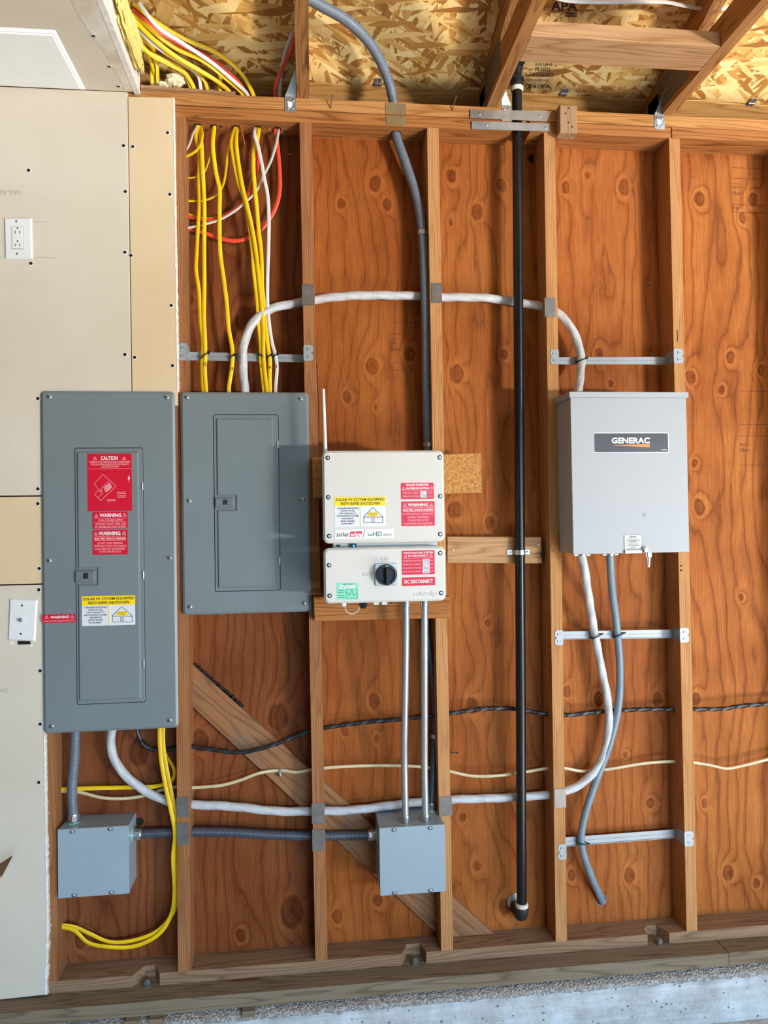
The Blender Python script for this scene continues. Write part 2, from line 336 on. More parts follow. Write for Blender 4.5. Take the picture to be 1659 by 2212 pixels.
# ---------------------------------------------------------------- mesh helpers
ORG = {}
def shade(me, on):
    if on: me.polygons.foreach_set('use_smooth', [True]*len(me.polygons))
class MB:
    def __init__(s): s.v = []; s.f = []; s.mi = []; s.uv = []
    def add(s, vs, fs, mi=0, uv=None):
        b = len(s.v); s.v += [Vector(v) for v in vs]
        for k, f in enumerate(fs):
            s.f.append([i+b for i in f]); s.mi.append(mi); s.uv.append(uv[k] if uv else None)
        return s
    def box(s, x0, x1, y0, y1, z0, z1, mi=0):
        return s.add([(x0,y0,z0),(x1,y0,z0),(x1,y1,z0),(x0,y1,z0),(x0,y0,z1),(x1,y0,z1),(x1,y1,z1),(x0,y1,z1)],
                     [(0,3,2,1),(4,5,6,7),(0,1,5,4),(1,2,6,5),(2,3,7,6),(3,0,4,7)], mi)
    def hexa(s, p, mi=0):   # p: 4 front + 4 back points (x right, z up, ccw from bottom left)
        return s.add(p, [(0,1,2,3),(7,6,5,4),(0,4,5,1),(1,5,6,2),(2,6,7,3),(3,7,4,0)], mi)
    def prism(s, poly, yb, yf, bev=0.0, mi=0):
        """poly of (x,z), counter-clockwise seen from the front (-y); yf < yb"""
        n = len(poly); loops = [[(x, yb, z) for x, z in poly]]
        if bev:
            loops.append([(x, yf+bev, z) for x, z in poly]); loops.append([(x, yf, z) for x, z in inset(poly, bev)])
        else: loops.append([(x, yf, z) for x, z in poly])
        vs = [p for L in loops for p in L]; fs = []
        for k in range(len(loops)-1):
            for i in range(n):
                j = (i+1) % n; fs.append((k*n+i, k*n+j, (k+1)*n+j, (k+1)*n+i))
        fs.append(tuple(range((len(loops)-1)*n, len(loops)*n))); fs.append(tuple(reversed(range(n))))
        return s.add(vs, fs, mi)
    def cyl(s, p0, p1, r0, r1=None, n=16, mi=0, caps=True):
        p0, p1 = Vector(p0), Vector(p1); r1 = r0 if r1 is None else r1
        d = (p1-p0).normalized(); a = d.orthogonal().normalized(); b = d.cross(a)
        vs = []; fs = []
        for p, r in ((p0, r0), (p1, r1)):
            for i in range(n):
                t = 2*math.pi*i/n; vs.append(p + a*(r*math.cos(t)) + b*(r*math.sin(t)))
        for i in range(n): j = (i+1) % n; fs.append((i, j, n+j, n+i))
        if caps: fs.append(tuple(reversed(range(n)))); fs.append(tuple(range(n, 2*n)))
        return s.add(vs, fs, mi)
    def lathe(s, base, d, prof, n=16, mi=0):
        """prof: list of (along, radius)"""
        base = Vector(base); d = Vector(d).normalized(); a = d.orthogonal().normalized(); b = d.cross(a)
        vs = []; fs = []
        for h, r in prof:
            for i in range(n):
                t = 2*math.pi*i/n; vs.append(base + d*h + a*(r*math.cos(t)) + b*(r*math.sin(t)))
        for k in range(len(prof)-1):
            for i in range(n):
                j = (i+1) % n; fs.append((k*n+i, k*n+j, (k+1)*n+j, (k+1)*n+i))
        fs.append(tuple(reversed(range(n)))); fs.append(tuple(range((len(prof)-1)*n, len(prof)*n)))
        return s.add(vs, fs, mi)
    def tube(s, pts, r, n=12, flat=1.0, lobes=0, lob=0.0, twist=0.0, step=.006, mi=0, tw0=0.0):
        P, nseg = spline(pts, step)
        L = 0.0; rows = []; lens = []
        ref = Vector((0, 1, 0))
        for i, p in enumerate(P):
            t = (P[min(i+1, len(P)-1)]-P[max(i-1, 0)]).normalized()
            if i == 0:
                a = ref - t*ref.dot(t)
                if a.length < .05: a = Vector((1, 0, 0)) - t*t.x
                a.normalize()
            else:
                a = a - t*a.dot(t); a.normalize(); L += (P[i]-P[i-1]).length
            b = t.cross(a); row = []
            tw = tw0 + twist*L
            for k in range(n):
                th = 2*math.pi*k/n; rr = r*(1 + lob*math.cos(lobes*(th-tw))) if lobes else r
                ca, sb = math.cos(th)*rr*flat, math.sin(th)*rr
                if not lobes and (twist or tw0):
                    ca, sb = ca*math.cos(tw)-sb*math.sin(tw), ca*math.sin(tw)+sb*math.cos(tw)
                row.append(p + a*ca + b*sb)
            rows.append(row); lens.append(L)
        vs = [v for R in rows for v in R]; fs = []; uv = []
        for i in range(len(rows)-1):
            for k in range(n):
                j = (k+1) % n; fs.append((i*n+k, i*n+j, (i+1)*n+j, (i+1)*n+k))
                u0, u1 = k/n, (k+1)/n; uv.append([(u0, lens[i]), (u1, lens[i]), (u1, lens[i+1]), (u0, lens[i+1])])
        fs.append(tuple(reversed(range(n)))); uv.append([(0, 0)]*n)
        fs.append(tuple(range((len(rows)-1)*n, len(rows)*n))); uv.append([(0, L)]*n)
        return s.add(vs, fs, mi, uv)
    def build(s, name, mat, parent=None, smooth=False, origin=None, sharp=40):
        if parent is not None: o0 = ORG[parent.name]
        elif origin is not None: o0 = Vector(origin)
        else:
            lo = [min(v[i] for v in s.v) for i in range(3)]; hi = [max(v[i] for v in s.v) for i in range(3)]
            o0 = Vector(((lo[0]+hi[0])/2, (lo[1]+hi[1])/2, lo[2]))
        me = bpy.data.meshes.new(name); me.from_pydata([v-o0 for v in s.v], [], s.f)
        mats = mat if isinstance(mat, (list, tuple)) else [mat]
        for m in mats: me.materials.append(m if not isinstance(m, str) else mt[m])
        me.polygons.foreach_set('material_index', s.mi)
        if any(u for u in s.uv):
            lay = me.uv_layers.new(name='UVMap')
            for p, u in zip(me.polygons, s.uv):
                if u:
                    for li, c in zip(p.loop_indices, u): lay.data[li].uv = c
        bm = bmesh.new(); bm.from_mesh(me); bmesh.ops.recalc_face_normals(bm, faces=bm.faces); bm.to_mesh(me); bm.free()
        if smooth:
            shade(me, True)
            try: me.set_sharp_from_angle(angle=math.radians(sharp))
            except Exception: pass
        o = bpy.data.objects.new(name, me); COL.objects.link(o)
        if parent is not None: o.parent = parent
        else: o.location = o0
        ORG[o.name] = o0
        return o
def inset(poly, d):
    n = len(poly); out = []
    for i in range(n):
        p0, p1, p2 = Vector(poly[i-1]), Vector(poly[i]), Vector(poly[(i+1) % n])
        e1 = (p1-p0).normalized(); e2 = (p2-p1).normalized()
        n1 = Vector((-e1.y, e1.x)); n2 = Vector((-e2.y, e2.x)); m = n1+n2
        k = m.dot(m)
        m = m*(2/k) if k > 1e-6 else n1
        out.append(tuple(p1 + m*d))
    return out
def spline(pts, step):
    pts = [Vector(p) for p in pts]; out = []; n = len(pts)
    if n == 2:
        k = max(2, int((pts[1]-pts[0]).length/max(step, .02))); return [pts[0].lerp(pts[1], i/k) for i in range(k+1)], k
    for i in range(n-1):
        p0 = pts[i-1] if i else pts[0]*2-pts[1]; p1, p2 = pts[i], pts[i+1]; p3 = pts[i+2] if i+2 < n else pts[-1]*2-pts[-2]
        d1 = max((p2-p1).length**.5, 1e-4); d0 = max((p1-p0).length**.5, 1e-4); d2 = max((p3-p2).length**.5, 1e-4)
        k = max(2, int((p2-p1).length/step))
        m1 = (p1-p0)/d0 - (p2-p0)/(d0+d1) + (p2-p1)/d1; m2 = (p2-p1)/d1 - (p3-p1)/(d1+d2) + (p3-p2)/d2
        m1 *= d1; m2 *= d1
        for j in range(k):
            t = j/k; t2 = t*t; t3 = t2*t
            out.append(p1*(2*t3-3*t2+1) + m1*(t3-2*t2+t) + p2*(-2*t3+3*t2) + m2*(t3-t2))
    out.append(pts[-1]); return out, len(out)
def rr(x0, z0, x1, z1, r, n=5):
    out = []
    for cx, cz, a0 in ((x1-r, z0+r, -90), (x1-r, z1-r, 0), (x0+r, z1-r, 90), (x0+r, z0+r, 180)):
        for i in range(n+1):
            a = math.radians(a0+90*i/n); out.append((cx+r*math.cos(a), cz+r*math.sin(a)))
    return out
def rect(x0, z0, x1, z1): return [(x0, z0), (x1, z0), (x1, z1), (x0, z1)]
def tag(o, label=None, cat=None, group=None, kind=None):
    if label: o['label'] = label
    if cat: o['category'] = cat
    if group: o['group'] = group
    if kind: o['kind'] = kind
    return o
def thing(name, loc, label=None, cat=None, group=None, kind=None):
    o = bpy.data.objects.new(name, None); COL.objects.link(o); o.location = loc; o.empty_display_size = .05
    ORG[o.name] = Vector(loc); return tag(o, label, cat, group, kind)
def inst(me, name, pos, parent=None, rot=None):
    """another object on shared mesh data"""
    o = bpy.data.objects.new(name, me); COL.objects.link(o)
    if parent is not None: o.parent = parent; o.location = Vector(pos)-ORG[parent.name]
    else: o.location = pos
    if rot: o.rotation_euler = rot
    ORG[o.name] = Vector(pos); return o
def template(mb, mats, smooth=True):
    o = mb.build('template', mats, origin=(0, 0, 0), smooth=smooth); me = o.data; bpy.data.objects.remove(o); return me
# ---- lettering
TXT = {}
def textmesh(s, weight=0.0, shear=0.0):
    k = (s, weight, shear)
    if k in TXT: return TXT[k]
    cu = bpy.data.curves.new('lettering', 'FONT'); cu.body = s; cu.resolution_u = 2; cu.offset = weight; cu.shear = shear
    o = bpy.data.objects.new('lettering', cu); COL.objects.link(o)
    dg = bpy.context.evaluated_depsgraph_get(); ev = o.evaluated_get(dg); me = ev.to_mesh()
    vs = [v.co.copy() for v in me.vertices]; fs = [tuple(p.vertices) for p in me.polygons]
    ev.to_mesh_clear(); bpy.data.objects.remove(o); bpy.data.curves.remove(cu)
    x0 = min(v.x for v in vs); x1 = max(v.x for v in vs); y0 = min(v.y for v in vs); y1 = max(v.y for v in vs)
    TXT[k] = ([((v.x-x0)/(x1-x0), (v.y-y0)/(y1-y0)) for v in vs], fs); return TXT[k]
def txt(s, r, y, mat, parent, weight=0.0, shear=0.0, flip=False, name='lettering', raised=0.0):
    """flat lettering filling the pixel rectangle r on the plane y (facing the room)"""
    uv, fs = textmesh(s, weight, shear); x0, z0, x1, z1 = box_px(*r, y)
    mb = MB()
    vs = [(x0+(1-u if flip else u)*(x1-x0), y, z0+(1-v if flip else v)*(z1-z0)) for u, v in uv]
    mb.add(vs, fs)
    if raised:
        n = len(vs); mb.add([(a, b-raised, c) for a, b, c in vs], fs)
        edges = {}
        for f in fs:
            for i in range(len(f)):
                e = (f[i], f[(i+1) % len(f)]); edges[e] = edges.get(e, 0)+1
        side = [(a, b, b+n, a+n) for (a, b) in edges if (b, a) not in edges]
        mb.f += [list(q) for q in side]; mb.mi += [0]*len(side); mb.uv += [None]*len(side)
    return mb.build(name, mat, parent)

# ================================================================ STRUCTURE
PLY, ZTOP = 0.089, 2.656
STUDS = [((104, 1600), (112, 2100)), ((387, 253), (398, 2099)), ((660, 264), (694.5, 2073.6)), ((935, 277), (966, 2051)),
         ((1187, 290), (1213, 2034)), ((1457, 301), (1495, 2006))]
SX = []          # (x at top, x at bottom)
for a, b in STUDS:
    SX.append((at(*a, 0).x, at(*b, 0).x))
SX[0] = (-0.792, -0.795); SX.append((1.66, 1.66))
def stud_x(i, z):
    t, b = SX[i]; return b + (t-b)*z/ZTOP
back = thing('wall_back', (0.4, PLY, 0), 'open stud wall with orange plywood sheathing', 'wall', kind='structure')
# knots in pixels (x, y, radius px) for each bay
KN = [[(300, 1625, 22), (210, 1900, 10), (175, 2030, 14)],
      [(405, 650, 12), (528, 690, 20), (600, 1550, 22), (432, 1600, 18), (630, 1970, 24), (520, 2020, 10), (445, 1230, 12), (500, 520, 9)],
      [(738, 440, 9), (810, 397, 14), (837, 442, 10), (805, 790, 14), (885, 765, 12), (750, 857, 10), (812, 880, 5), (808, 1515, 13), (728, 1980, 11), (815, 1945, 10), (745, 1580, 8), (813, 1595, 7), (900, 1100, 8)],
      [(1030, 458, 14), (987, 808, 16), (1090, 765, 9), (975, 380, 12), (1085, 400, 11), (982, 1102, 15), (1058, 1130, 11), (1020, 1525, 14), (1000, 1765, 8), (1030, 1870, 9), (1090, 1960, 13), (975, 480, 6), (1055, 1345, 7)],
      [(1222, 405, 11), (1348, 405, 13), (1295, 765, 10), (1320, 830, 8), (1225, 1495, 9), (1293, 1510, 11), (1420, 1510, 12), (1360, 1890, 13), (1235, 1890, 9), (1405, 1735, 9), (1350, 1630, 6), (1270, 380, 7)],
      [(1510, 430, 13), (1603, 470, 9), (1577, 772, 11), (1492, 815, 12), (1558, 842, 9), (1645, 800, 10), (1510, 1095, 14), (1502, 1510, 12), (1573, 1885, 13), (1635, 1908, 9), (1522, 1735, 8), (1625, 432, 12), (1600, 1290, 7), (1500, 1000, 8)]]
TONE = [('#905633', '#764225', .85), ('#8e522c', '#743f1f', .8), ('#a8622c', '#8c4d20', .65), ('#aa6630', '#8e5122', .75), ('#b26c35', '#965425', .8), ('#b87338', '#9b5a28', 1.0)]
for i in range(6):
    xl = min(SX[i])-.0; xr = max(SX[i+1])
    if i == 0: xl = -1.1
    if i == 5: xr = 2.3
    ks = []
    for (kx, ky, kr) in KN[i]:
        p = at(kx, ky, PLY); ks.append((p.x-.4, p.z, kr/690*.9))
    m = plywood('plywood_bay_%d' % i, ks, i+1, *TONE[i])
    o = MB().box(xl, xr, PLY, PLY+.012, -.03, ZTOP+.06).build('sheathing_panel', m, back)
for i in range(7):
    t, b = SX[i]; h = .019
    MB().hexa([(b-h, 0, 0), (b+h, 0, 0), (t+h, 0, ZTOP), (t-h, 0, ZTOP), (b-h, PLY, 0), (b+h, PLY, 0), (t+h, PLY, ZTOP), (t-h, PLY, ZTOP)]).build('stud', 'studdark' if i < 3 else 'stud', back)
XP = at(1120, 270, .02).x        # gas pipe axis at the plates
def plate(x0, x1, z0, z1, y0=0.0, y1=PLY, mat='studx', name='top_plate'):
    return MB().box(x0, x1, y0, y1, z0, z1).build(name, mat, back)
plate(-1.1, XP-.03, ZTOP, 2.6915); plate(XP+.032, 1.234, ZTOP, 2.6915); plate(1.236, 2.3, ZTOP, 2.6915, -.003)
plate(-1.1, XP-.03, 2.6945, 2.733, mat='platetop'); plate(XP+.045, 2.3, 2.6945, 2.733, mat='platetop')
# bottom plate with notches cut for the anchor bolts (plan polygon)
nl = [(at(286, 2105, 0).x, at(345, 2105, 0).x), (at(868, 2085, 0).x, at(921, 2075, 0).x), (at(1399, 2030, 0).x, at(1446, 2030, 0).x)]
plan = [(-1.1, PLY), (-1.1, 0)]
for k, (a, b) in enumerate(nl):
    c = .4*(b-a) if k == 1 else .02
    if k == 2: plan += [(a, 0), (a+.004, .03), (a+.024, .052), (b-.02, .05), (b, 0)]
    elif k == 1: plan += [(a, 0), (a+.018, .035), (a+.02, .05), (b-.012, .05), (b, 0)]
    else: plan += [(a, 0), (a+.028, .045), (b-.022, .045), (b, 0)]
plan += [(2.3, 0), (2.3, PLY)]
mb = MB(); n = len(plan)
mb.add([(x, y, -.036) for x, y in plan]+[(x, y, 0) for x, y in plan], [tuple(range(n))[::-1], tuple(range(n, 2*n))]+[(i, (i+1) % n, n+(i+1) % n, n+i) for i in range(n)])
mb.build('bottom_plate', 'weathered', back)
XS = at(1574, 2050, -.07).x
plate(-1.3, XS-.0015, -.078, -.0365, -.072, PLY, 'treated', 'sill_plate'); plate(XS+.0015, 2.3, -.078, -.037, -.07, PLY, 'treated', 'sill_plate')
# diagonal let-in brace lying against the sheathing
yb = PLY-.02
pts = [at(385, 1497, yb), at(385, 1408, yb), at(1046, 2000, yb), at(1046, 2080, yb)]
tl, tr = at(385, 1408, yb), at(1046, 1999, yb); bl, br = at(385, 1497, yb), at(940, 2012, yb)
def on_line(p, q, z): s = (z-p.z)/(q.z-p.z); return p.x + (q.x-p.x)*s
poly = [(bl.x, bl.z), (on_line(bl, br, .001), .001), (on_line(tl, tr, .001), .001), (tl.x, tl.z)]
xdir = math.atan2(tr.z-tl.z, tr.x-tl.x)
tb = NT('brace_board'); vv = tb.coord('Object'); mp = tb.n('Mapping'); tb.l(vv, mp.inputs['Vector']); mp.inputs['Rotation'].default_value = (0, xdir, 0)
g = tb.noise(mp.outputs[0], 1, 2, .5, (1.2, 9, 14)); ring = tb.ramp(tb.math('FRACT', tb.math('MULTIPLY', g, 9)), [(0, .2), (.2, .9), (.8, 1.0), (1, .2)])
fib = tb.noise(mp.outputs[0], 1, 2, .6, (8, 100, 260)); ff = tb.math('ADD', tb.math('MULTIPLY', ring, .5), tb.math('MULTIPLY', fib, .5))
bc = tb.ramp(ff, [(.25, lin('#684228')), (.85, lin('#9a6a43'))]); bc = tb.mix(tb.ramp(tb.noise(vv, 7, 3), [(.45, 0.0), (.7, .6)]), bc, lin('#75614f')); tb.bump(ff, .3, .0015)
MB().prism(poly, PLY-.0005, yb).build('diagonal_brace', tb.out(bc, .75, 0, .25), back)
# charred ragged edge on top of the brace
mb = MB(); a0, a1 = at(418, 1438, yb+.002), at(520, 1527, yb+.002)
for k in range(26):
    p = a0.lerp(a1, k/25); w = .003+.004*random.random(); mb.box(p.x-.008, p.x+.008, yb+.006, PLY, p.z-.004, p.z+w)
tag(mb.build('tar_paper_edge', 'black', back), kind='stuff')

# ---- drywall on the left of the wall
YD = -.013
left = thing('wall_left', (-.8, YD, 0), 'bare drywall covering the left part of the wall', 'wall', kind='structure')
x277, x97 = at(279, 500, YD).x, at(97, 1400, YD).x
def dz(py, px=60): return at(px, py, YD).z
zt = 2.7195
p = at(275, 208, YD); q = at(283, 842, YD)
A = [(-1.5, dz(1070)), (x97, dz(1070)), (x97, dz(880)), (at(284, 880, YD).x, dz(880)), (p.x, zt), (-1.5, zt)]
panA = MB().prism(A, 0, YD, .0015).build('drywall_panel', 'dry', left)
Bp = [(at(286, 880, YD).x, dz(875)), (at(383.5, 870, YD).x, dz(875)), (at(379, 540, YD).x, at(379, 540, YD).z), (at(374, 211, YD).x, at(374, 211, YD).z), (at(276.5, 208, YD).x, at(276, 209, YD).z)]
panB = MB().prism(Bp, 0, YD-.0005, .001).build('drywall_panel', 'drytan', left)
panC = MB().prism(rect(-1.5, dz(1261), x97, dz(1073)), 0, YD, .001).build('drywall_panel', 'drytan', left)
D = [(-1.5, dz(2166)), (at(101, 2148, YD).x, dz(2152)), (at(103, 2000, YD).x, dz(2000)), (at(98, 1700, YD).x, dz(1700)), (x97, dz(1264)), (-1.5, dz(1264))]
panD = MB().prism(D, 0, YD, .001).build('drywall_panel', 'dry', left)
def ragged(name, p0, p1, w, y, parent, amp=.5, n=60):
    """broken gypsum core showing along a cut edge"""
    mb = MB(); vs = []; fs = []
    for i in range(n+1):
        c = p0.lerp(p1, i/n); a = w*(1+amp*random.uniform(-1, 1)); yy = y-random.random()*.0015
        vs += [(c.x-a*.5, yy, c.z), (c.x+a*.6, yy+.001, c.z), (c.x+a*.6, 0-.0005, c.z), (c.x-a*.5, 0-.0005, c.z)]
    for i in range(n):
        for k in range(4):
            a, b = i*4+k, i*4+(k+1) % 4; fs.append((a, b, b+4, a+4))
    fs += [(0, 1, 2, 3), (n*4+3, n*4+2, n*4+1, n*4)]
    mb.add(vs, fs); return mb.build(name, 'gyp', parent)
ragged('gypsum_edge', at(375, 211, YD), at(380, 545, YD), .0035, YD-.0006, panB, .25)
ragged('gypsum_edge', at(380, 545, YD), at(384.5, 846, YD), .0045, YD-.0006, panB, .35)
ragged('gypsum_edge', at(96.5, 1588, YD), at(98, 1700, YD), .004, YD-.0006, panD, .4)
ragged('gypsum_edge', at(98, 1700, YD), at(103, 2000, YD), .0045, YD-.0006, panD, .6)
ragged('gypsum_edge', at(103, 2000, YD), at(99, 2148, YD), .006, YD-.0006, panD, .7, 30)
mb = MB(); mb.lathe((0, 0, 0), (0, -1, 0), [(0, .0075), (.0008, .0072), (.001, .005)], 14, 0); mb.lathe((0, -.0008, 0), (0, -1, 0), [(0, .0052), (.0006, .005), (.0008, .002)], 14, 1)
DS = template(mb, ['gyp', 'black'])
for (x, y) in [(267, 315), (62, 368), (271, 414), (270, 545), (67, 569), (270, 766), (82, 861), (82, 1056)]: inst(DS, 'drywall_screw', at(x, y, YD), panA)
for (x, y) in [(287, 317), (362, 287), (367, 420), (283, 552), (370, 660), (291, 772), (373, 790)]: inst(DS, 'drywall_screw', at(x, y, YD-.0005), panB)
for (x, y) in [(82, 1088), (85, 1228)]: inst(DS, 'drywall_screw', at(x, y, YD), panC)
for (x, y) in [(84, 1274), (87, 1449), (87, 1564), (84, 1690)]: inst(DS, 'drywall_screw', at(x, y, YD), panD)
txt('SAG-RES', (-8, 410, 44, 420), YD-.0004, 'inkfaint', panA, flip=True)
txt('SAG', (-6, 1487, 18, 1497), YD-.0004, 'inkfaint', panD, flip=True)
for (a, b) in (((72, 479), (103, 480)), ((72, 556), (124, 558)), ((-5, 556), (8, 557))):
    p, q = at(*a, YD), at(*b, YD); MB().box(p.x, q.x, YD-.0004, YD, p.z-.0006, p.z+.0006).build('knife_line', 'inkfaint', panA)

# ---- ceiling drywall at the left and its hatch
ZC = 2.72
ceil = thing('ceiling', (-.8, -.4, ZC), 'drywall ceiling strip at the upper left', 'ceiling', kind='structure')
MB().box(-1.6, -.5215, -1.3, -.0135, ZC, ZC+.013).build('ceiling_panel', 'ceil', ceil)
MB().box(-.5215, -.505, -1.3, -.0005, ZC-.0015, ZC+.16).build('corner_board', 'gyp', ceil)
ragged_mb = MB()
tb = NT('joint_compound'); nn = tb.noise(tb.coord('Object'), 7, 4, .6); jc = tb.ramp(nn, [(.4, lin('#d9d4c8')), (.62, lin('#c3b7a2'))])
JC = tb.out(jc, .85, 0, .2)
MB().add([(-.60, -1.3, ZC-.0006), (-.522, -1.3, ZC-.0006), (-.522, -.02, ZC-.0006), (-.545, -.02, ZC-.0006), (-.56, -.2, ZC-.0006), (-.585, -.35, ZC-.0006)], [(0, 1, 2, 3, 4, 5)]).build('joint_compound', JC, ceil)
for (x, y) in ((202, 77), (236, 143), (256, 186)):
    p = atz(x, y, ZC-.0005); o = inst(DS, 'drywall_screw', p, ceil, (math.pi/2, 0, 0))
ht = thing('ceiling_hatch', (-.9, -.15, ZC), 'white access hatch set in the drywall ceiling at upper left', 'hatch')
def flat_prism(x0, x1, y0, y1, ztop, zbot, bev):
    mb = MB(); mb.add([(x0, y0, ztop), (x1, y0, ztop), (x1, y1, ztop), (x0, y1, ztop), (x0+bev, y0+bev, zbot), (x1-bev, y0+bev, zbot), (x1-bev, y1-bev, zbot), (x0+bev, y1-bev, zbot)],
                      [(0, 1, 2, 3), (4, 7, 6, 5), (0, 4, 5, 1), (1, 5, 6, 2), (2, 6, 7, 3), (3, 7, 4, 0)]); return mb
flat_prism(-1.25, -.664, -.281, -.018, ZC, ZC-.006, .006).build('frame', 'hatch', ht)
flat_prism(-1.24, -.674, -.271, -.028, ZC-.006, ZC-.009, .002).build('door', 'hatch', ht)

# ---- roof deck, eave boards, trusses
roof = thing('roof_deck', (.4, 0, RZ), 'strand board roof deck above the wall', 'roof', kind='structure')
def roofslab(x0, x1, y0, y1, mat, name, off=0.0):
    z0, z1 = RZ-RS*y0-off, RZ-RS*y1-off; th = .014
    return MB().add([(x0, y0, z0), (x1, y0, z0), (x1, y1, z1), (x0, y1, z1), (x0, y0, z0+th), (x1, y0, z0+th), (x1, y1, z1+th), (x0, y1, z1+th)],
                    [(0, 3, 2, 1), (4, 5, 6, 7), (0, 1, 5, 4), (1, 2, 6, 5), (2, 3, 7, 6), (3, 0, 4, 7)]).build(name, mat, roof)
roofslab(-2.5, .62, -2.6, .098, 'osb', 'deck_sheet'); roofslab(.622, 3.6, -2.6, .098, 'osb', 'deck_sheet')
roofslab(-2.5, 3.6, .1005, .139, 'eave', 'eave_plank', .002); roofslab(-2.5, 3.6, .1405, .28, 'eave', 'eave_plank', .002); roofslab(-2.5, 3.6, .2815, .44, 'eave', 'eave_plank', .002)
MB().box(-1.2, 2.4, .2, .238, 2.70, 2.807).build('frieze_block', 'studx', roof)
# printing on the deck
def txt_roof(s, quad, mat, weight=0.0):
    uv, fs = textmesh(s, weight); a, b, c, d = [at_roof(*p, .0006) for p in quad]   # bl br tr tl
    mb = MB(); mb.add([a.lerp(b, u).lerp(d.lerp(c, u), v) for u, v in uv], fs); return mb.build('stamp', mat, roof)
def q(x0, y0, x1, y1): return ((x0, y1), (x1, y1+.02*(x1-x0)), (x1, y0+.02*(x1-x0)), (x0, y0))
txt_roof('RUD-UM-40', q(1157, 136, 1193, 142), 'ink', .01); txt_roof('PR-N610', q(1156, 145, 1189, 154), 'ink', .015); txt_roof('S CATEGORY', q(1135, 156, 1197, 164), 'ink', .02)
txt_roof('STRUCTION SHEATHING', q(1133, 170, 1186, 175), 'ink'); txt_roof('/ 2F16 / W24', q(1134, 181, 1187, 190), 'ink', .02)
txt_roof('APA', q(1190, 3, 1248, 23), 'ink', .03); txt_roof('=', q(1221, 27, 1246, 36), 'ink', .03)
def truss(x, label, plate=True):
    t = thing('roof_truss', (x, 0, 2.7335), label, 'truss', 'roof trusses over the wall'); h = .019
    MB().box(x-h, x+h, -1.25, .095, 2.7335, 2.822).build('bottom_chord', 'truss', t)
    k = .0938; ya, yc = .19, -1.25
    for yA, yB in ((ya, yc),):
        za, zb = RZ-RS*yA-.001, RZ-RS*yB-.001
        MB().add([(x-h, yA, za-k), (x+h, yA, za-k), (x+h, yB, zb-k), (x-h, yB, zb-k), (x-h, yA, za), (x+h, yA, za), (x+h, yB, zb), (x-h, yB, zb)],
                 [(0, 3, 2, 1), (4, 5, 6, 7), (0, 1, 5, 4), (1, 2, 6, 5), (2, 3, 7, 6), (3, 0, 4, 7)]).build('top_chord', 'truss', t)
    if plate:
        for s in (-1, 1):
            xx = x+s*(h+.0008)
            MB().box(xx-.0006, xx+.0006, -.17, .02, 2.755, 2.852).build('nail_plate', 'tplate', t)
    return t
truss(-.001, 'roof truss whose bottom chord hangs straight above the bay with the curved grey conduit')
truss(.619, 'roof truss beside the top of the black gas pipe'); truss(1.222, 'roof truss at the upper right with a metal tie at its foot')
# flat blocking board between the two right trusses
bx = thing('blocking_board', (.93, -.29, 2.734), 'pale flat board spanning between the two right roof trusses', 'board')
y0, y1 = -.345, -.235
MB().box(.6395, 1.2015, y0, y1, 2.734, 2.778).build('board', 'blockx', bx)

# ---- curb and floor
curb = thing('foundation_curb', (.4, -.09, -.245), 'pale concrete curb under the sill', 'curb', kind='structure')
nx, nz = 150, 12; vs = []; fs = []; YC = -.088
for i in range(nx+1):
    x = -1.5+3.8*i/nx
    for k in range(nz+1):
        z = -.245+.15*k/nz; y = YC
        if k >= nz-3: y += .006*(k-nz+3) + .006*noise.noise((x*14, 3.1, z*20))
        vs.append((x, y+.0012*noise.noise((x*30, 0, z*30)), z))
for i in range(nx):
    for k in range(nz): a = i*(nz+1)+k; fs.append((a, a+nz+1, a+nz+2, a+1))
mb = MB().add(vs, fs); mb.box(-1.5, 2.3, YC+.02, PLY, -.245, -.1)
mb.build('curb_face', mt['conc'], curb, smooth=True)
mb = MB(); vs = []; fs = []
for i in range(301):
    x = -1.5+3.8*i/300; nn = noise.noise((x*22, 0, 0)); n2 = noise.noise((x*60, 5, 0))
    vs += [(x, YC+.001-.003*abs(n2), -.108+.008*nn-.006*n2), (x, YC+.004, -.094+.003*n2), (x, YC+.02, -.086+.002*nn), (x, -.03, -.0785)]
for i in range(300):
    for k in range(3): a = i*4+k; fs.append((a, a+4, a+5, a+1))
mb.add(vs, fs); tag(mb.build('aggregate_band', mt['gravel'], curb, smooth=True), kind='stuff')
tag(MB().box(-4, 7, -6.2, PLY, -.30, -.245).build('floor', mt['floor']), 'concrete garage floor', 'floor', kind='structure')

# ---- wall with the garage door opening, behind the camera
wf = thing('wall_front', (2.5, -6.0, -.245), 'garage front wall with the open door behind the camera', 'wall', kind='structure')
MB().box(-4, 6.9, -6.12, -6.0, 1.95, 3.6).build('door_header', 'dry', wf); MB().box(-4, -.6, -6.12, -6.0, -.245, 1.95).build('wall_section', 'dry', wf); MB().box(6.6, 6.9, -6.12, -6.0, -.245, 1.95).build('wall_section', 'dry', wf)

